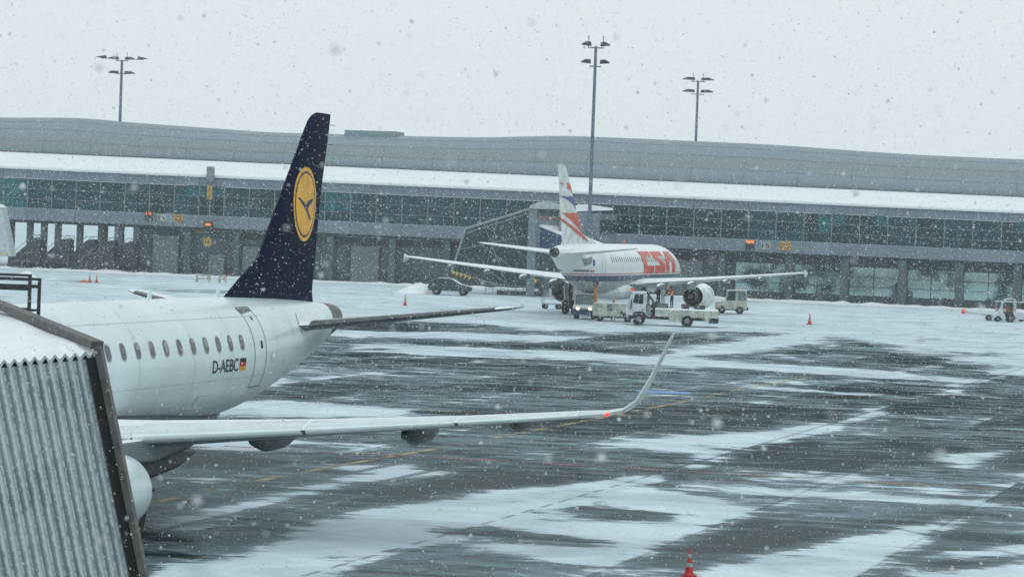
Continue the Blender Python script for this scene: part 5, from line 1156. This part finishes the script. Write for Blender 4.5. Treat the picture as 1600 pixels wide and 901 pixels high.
# low bank of cleared snow along the pier foot
mb = MB(); V = []; rr = random.Random(4); NN = 140
for i in range(NN):
    x = -75 + i * 1.0; h = .18 + .22 * rr.random() ** 2
    for y, z in ((-3.4, -.02), (-2.9, h * .6), (-2.3, h), (-1.6, h * .5), (-1.2, -.02)): V.append((x + rr.uniform(-.2, .2), y + rr.uniform(-.15, .15), z))
mb.add(V, [(j * 5 + i, j * 5 + i + 1, (j + 1) * 5 + i + 1, (j + 1) * 5 + i) for j in range(NN - 1) for i in range(4)])
o = mb.build('snow_bank', snow_m, None, smooth=True, angle=180); o.location = OB; o.rotation_euler = (0, 0, -AL); o['kind'] = 'structure'

# ------------------------------------------------------------------ ground crew
def person(loc, rz, label, bent=0.0, vest=hiviz):
    e = empty('person', loc, rz, label, 'person')
    J = {'hip': (0, 0, .95), 'waist': (0, -.04 * bent, 1.1), 'chest': (0, -.25 * bent, 1.35 - .08 * bent), 'neck': (0, -.38 * bent, 1.5 - .14 * bent), 'head0': (0, -.42 * bent, 1.56 - .16 * bent), 'head1': (0, -.46 * bent, 1.70 - .18 * bent)}
    for s, k in ((-1, 'l'), (1, 'r')):
        J['sh' + k] = (s * .19, -.30 * bent, 1.43 - .12 * bent); J['el' + k] = (s * .26, -.36 * bent - .05, 1.16 - .12 * bent); J['wr' + k] = (s * .22, -.5 * bent - .22, 1.02 - .08 * bent); J['ha' + k] = (s * .20, -.55 * bent - .30, 1.0 - .08 * bent)
        J['th' + k] = (s * .10, 0, .9); J['kn' + k] = (s * .12, -.04, .5); J['an' + k] = (s * .13, .02, .1); J['to' + k] = (s * .14, -.16, .04)
    E = [('hip', 'waist'), ('waist', 'chest'), ('chest', 'neck'), ('neck', 'head0'), ('head0', 'head1')]
    for k in 'lr': E += [('chest', 'sh' + k), ('sh' + k, 'el' + k), ('el' + k, 'wr' + k), ('wr' + k, 'ha' + k), ('hip', 'th' + k), ('th' + k, 'kn' + k), ('kn' + k, 'an' + k), ('an' + k, 'to' + k)]
    rad = {'hip': .15, 'waist': .14, 'chest': .16, 'neck': .06, 'head0': .085, 'head1': .10, 'sh': .075, 'el': .05, 'wr': .035, 'ha': .045, 'th': .09, 'kn': .065, 'an': .05, 'to': .045}
    names = list(J); me = bpy.data.meshes.new('body'); me.from_pydata([J[n_] for n_ in names], [(names.index(a), names.index(b_)) for a, b_ in E], [])
    me.materials.append(cloth_dk)
    o = bpy.data.objects.new('body', me); COL.objects.link(o); o.parent = e
    sk = o.modifiers.new('skin', 'SKIN'); sub = o.modifiers.new('sub', 'SUBSURF'); sub.levels = sub.render_levels = 1
    for i, n_ in enumerate(names):
        r = rad.get(n_, rad.get(n_[:2], .05)); me.skin_vertices[0].data[i].radius = (r, r * .85)
    me.skin_vertices[0].data[0].use_root = True
    cx, cy, cz = J['chest']; MB().lathe([(-.32, .15), (-.28, .19), (0.0, .20), (.12, .15), (.14, .08)], (0, 0, 0), 'z', 16).build('vest', vest, e, smooth=True, loc=(cx, cy + .05 * bent, cz))
    hx_, hy_, hz_ = J['head1']
    h = MB().lathe([(-.12, .03), (-.08, .08), (0, .095), (.07, .085), (.11, .03)], (0, 0, 0), 'z', 16).build('face', skin, e, smooth=True, loc=(hx_, hy_ - .012, hz_ - .02))
    MB().box((0, -.098, -.01), (.025, .03, .04)).build('nose', skin, h)
    MB().box((0, -.09, -.055), (.04, .01, .01)).build('mouth', red, h)
    for s in (-1, 1): MB().box((s * .035, -.088, .015), (.016, .012, .01)).build('eye', black, h)
    MB().lathe([(0, .102), (.06, .10), (.10, .05), (.11, .01)], (0, 0, 0), 'z', 16).build('cap', vest, e, smooth=True, loc=(hx_, hy_, hz_ + .02))
    return e
person((8.2, 216.2, 0), R(20), 'ground worker in beige jacket standing behind the ground power unit', .2, mat('beige_jacket', (.55, .38, .27), .8))
person((12.45, 208.6, 1.38), R(-60), 'ground worker in orange vest bending over gear on the truck bed', .9, hiviz)

# ------------------------------------------------------------------ falling snow
def flakes(name, box, count, rmin, rmax, seed, keepout=4.5):
    g = np.random.default_rng(seed); P = np.stack([g.uniform(box[0], box[1], count), g.uniform(box[2], box[3], count), g.uniform(box[4], box[5], count)], 1)
    P = P[np.linalg.norm(P - np.array([0, 0, H]), axis=1) > keepout]; count = len(P)
    r = rmin + (rmax - rmin) * g.uniform(0, 1, count) ** 2.2
    oc = np.array([(1, 0, 0), (-1, 0, 0), (0, 1, 0), (0, -1, 0), (0, 0, 1), (0, 0, -1)], float); fc = np.array([(0, 2, 4), (2, 1, 4), (1, 3, 4), (3, 0, 4), (2, 0, 5), (1, 2, 5), (3, 1, 5), (0, 3, 5)])
    st = g.uniform(.6, 1.5, (count, 1, 3)); off = oc[None] * st * r[:, None, None] + g.normal(0, .12, (count, 6, 3)) * r[:, None, None]
    V = (P[:, None, :] + off).reshape(-1, 3); F = (np.arange(count)[:, None, None] * 6 + fc[None]).reshape(-1)
    me = bpy.data.meshes.new(name); me.vertices.add(len(V)); me.vertices.foreach_set('co', V.ravel().astype(np.float32))
    nf = count * 8; me.loops.add(nf * 3); me.loops.foreach_set('vertex_index', F.astype(np.int32)); me.polygons.add(nf)
    me.polygons.foreach_set('loop_start', np.arange(0, nf * 3, 3, dtype=np.int32)); me.polygons.foreach_set('loop_total', np.full(nf, 3, np.int32)); me.polygons.foreach_set('use_smooth', np.ones(nf, bool)); me.update(calc_edges=True)
    me.materials.append(flake_m); o = bpy.data.objects.new(name, me); COL.objects.link(o); o['kind'] = 'stuff'; o['label'] = 'falling snowflakes in the air'
    o.visible_shadow = True; return o
flake_m = bpy.data.materials.new('snowflake'); flake_m.use_nodes = True
_n, _l = flake_m.node_tree.nodes, flake_m.node_tree.links
_p = _n['Principled BSDF']; _p.inputs['Base Color'].default_value = (.95, .97, .98, 1); _p.inputs['Roughness'].default_value = .9; _p.inputs['Specular IOR Level'].default_value = .2
_t = _n.new('ShaderNodeBsdfTranslucent'); _t.inputs[0].default_value = (.97, .98, .99, 1); _m = _n.new('ShaderNodeMixShader'); _m.inputs[0].default_value = .65
_l.new(_p.outputs[0], _m.inputs[1]); _l.new(_t.outputs[0], _m.inputs[2]); _l.new(_m.outputs[0], _n['Material Output'].inputs[0])
flakes('falling_snow', (-13, 13, 6, 64, .3, 17), 100000, .0035, .0092, 3, 8.0)
flakes('falling_snow', (-2.2, 2.2, 3.5, 8.0, 6.0, 8.8), 300, .0022, .0050, 11, 3.2)
flakes('falling_snow', (-1.6, 1.6, 3.2, 6.5, 6.3, 8.5), 170, .0035, .0080, 17, 3.0)
flakes('falling_snow', (-34, 34, 64, 150, .3, 26), 110000, .006, .016, 5)
flakes('falling_snow', (-60, 60, 150, 290, .3, 30), 60000, .014, .035, 6)

# ------------------------------------------------------------------ haze
hb = MB().box((0, 2350, 16), (8400, 5800, 34.5)).build('haze', None, None); hb['kind'] = 'stuff'
hb.data.materials.clear()
hm = bpy.data.materials.new('haze'); hm.use_nodes = True; hn, hl = hm.node_tree.nodes, hm.node_tree.links
hn.clear(); ho = hn.new('ShaderNodeOutputMaterial'); hv = hn.new('ShaderNodeVolumePrincipled')
hv.inputs['Color'].default_value = (.86, .95, .97, 1); hv.inputs['Density'].default_value = .0003; hv.inputs['Anisotropy'].default_value = .2
hl.new(hv.outputs[0], ho.inputs['Volume']); hb.data.materials.append(hm)
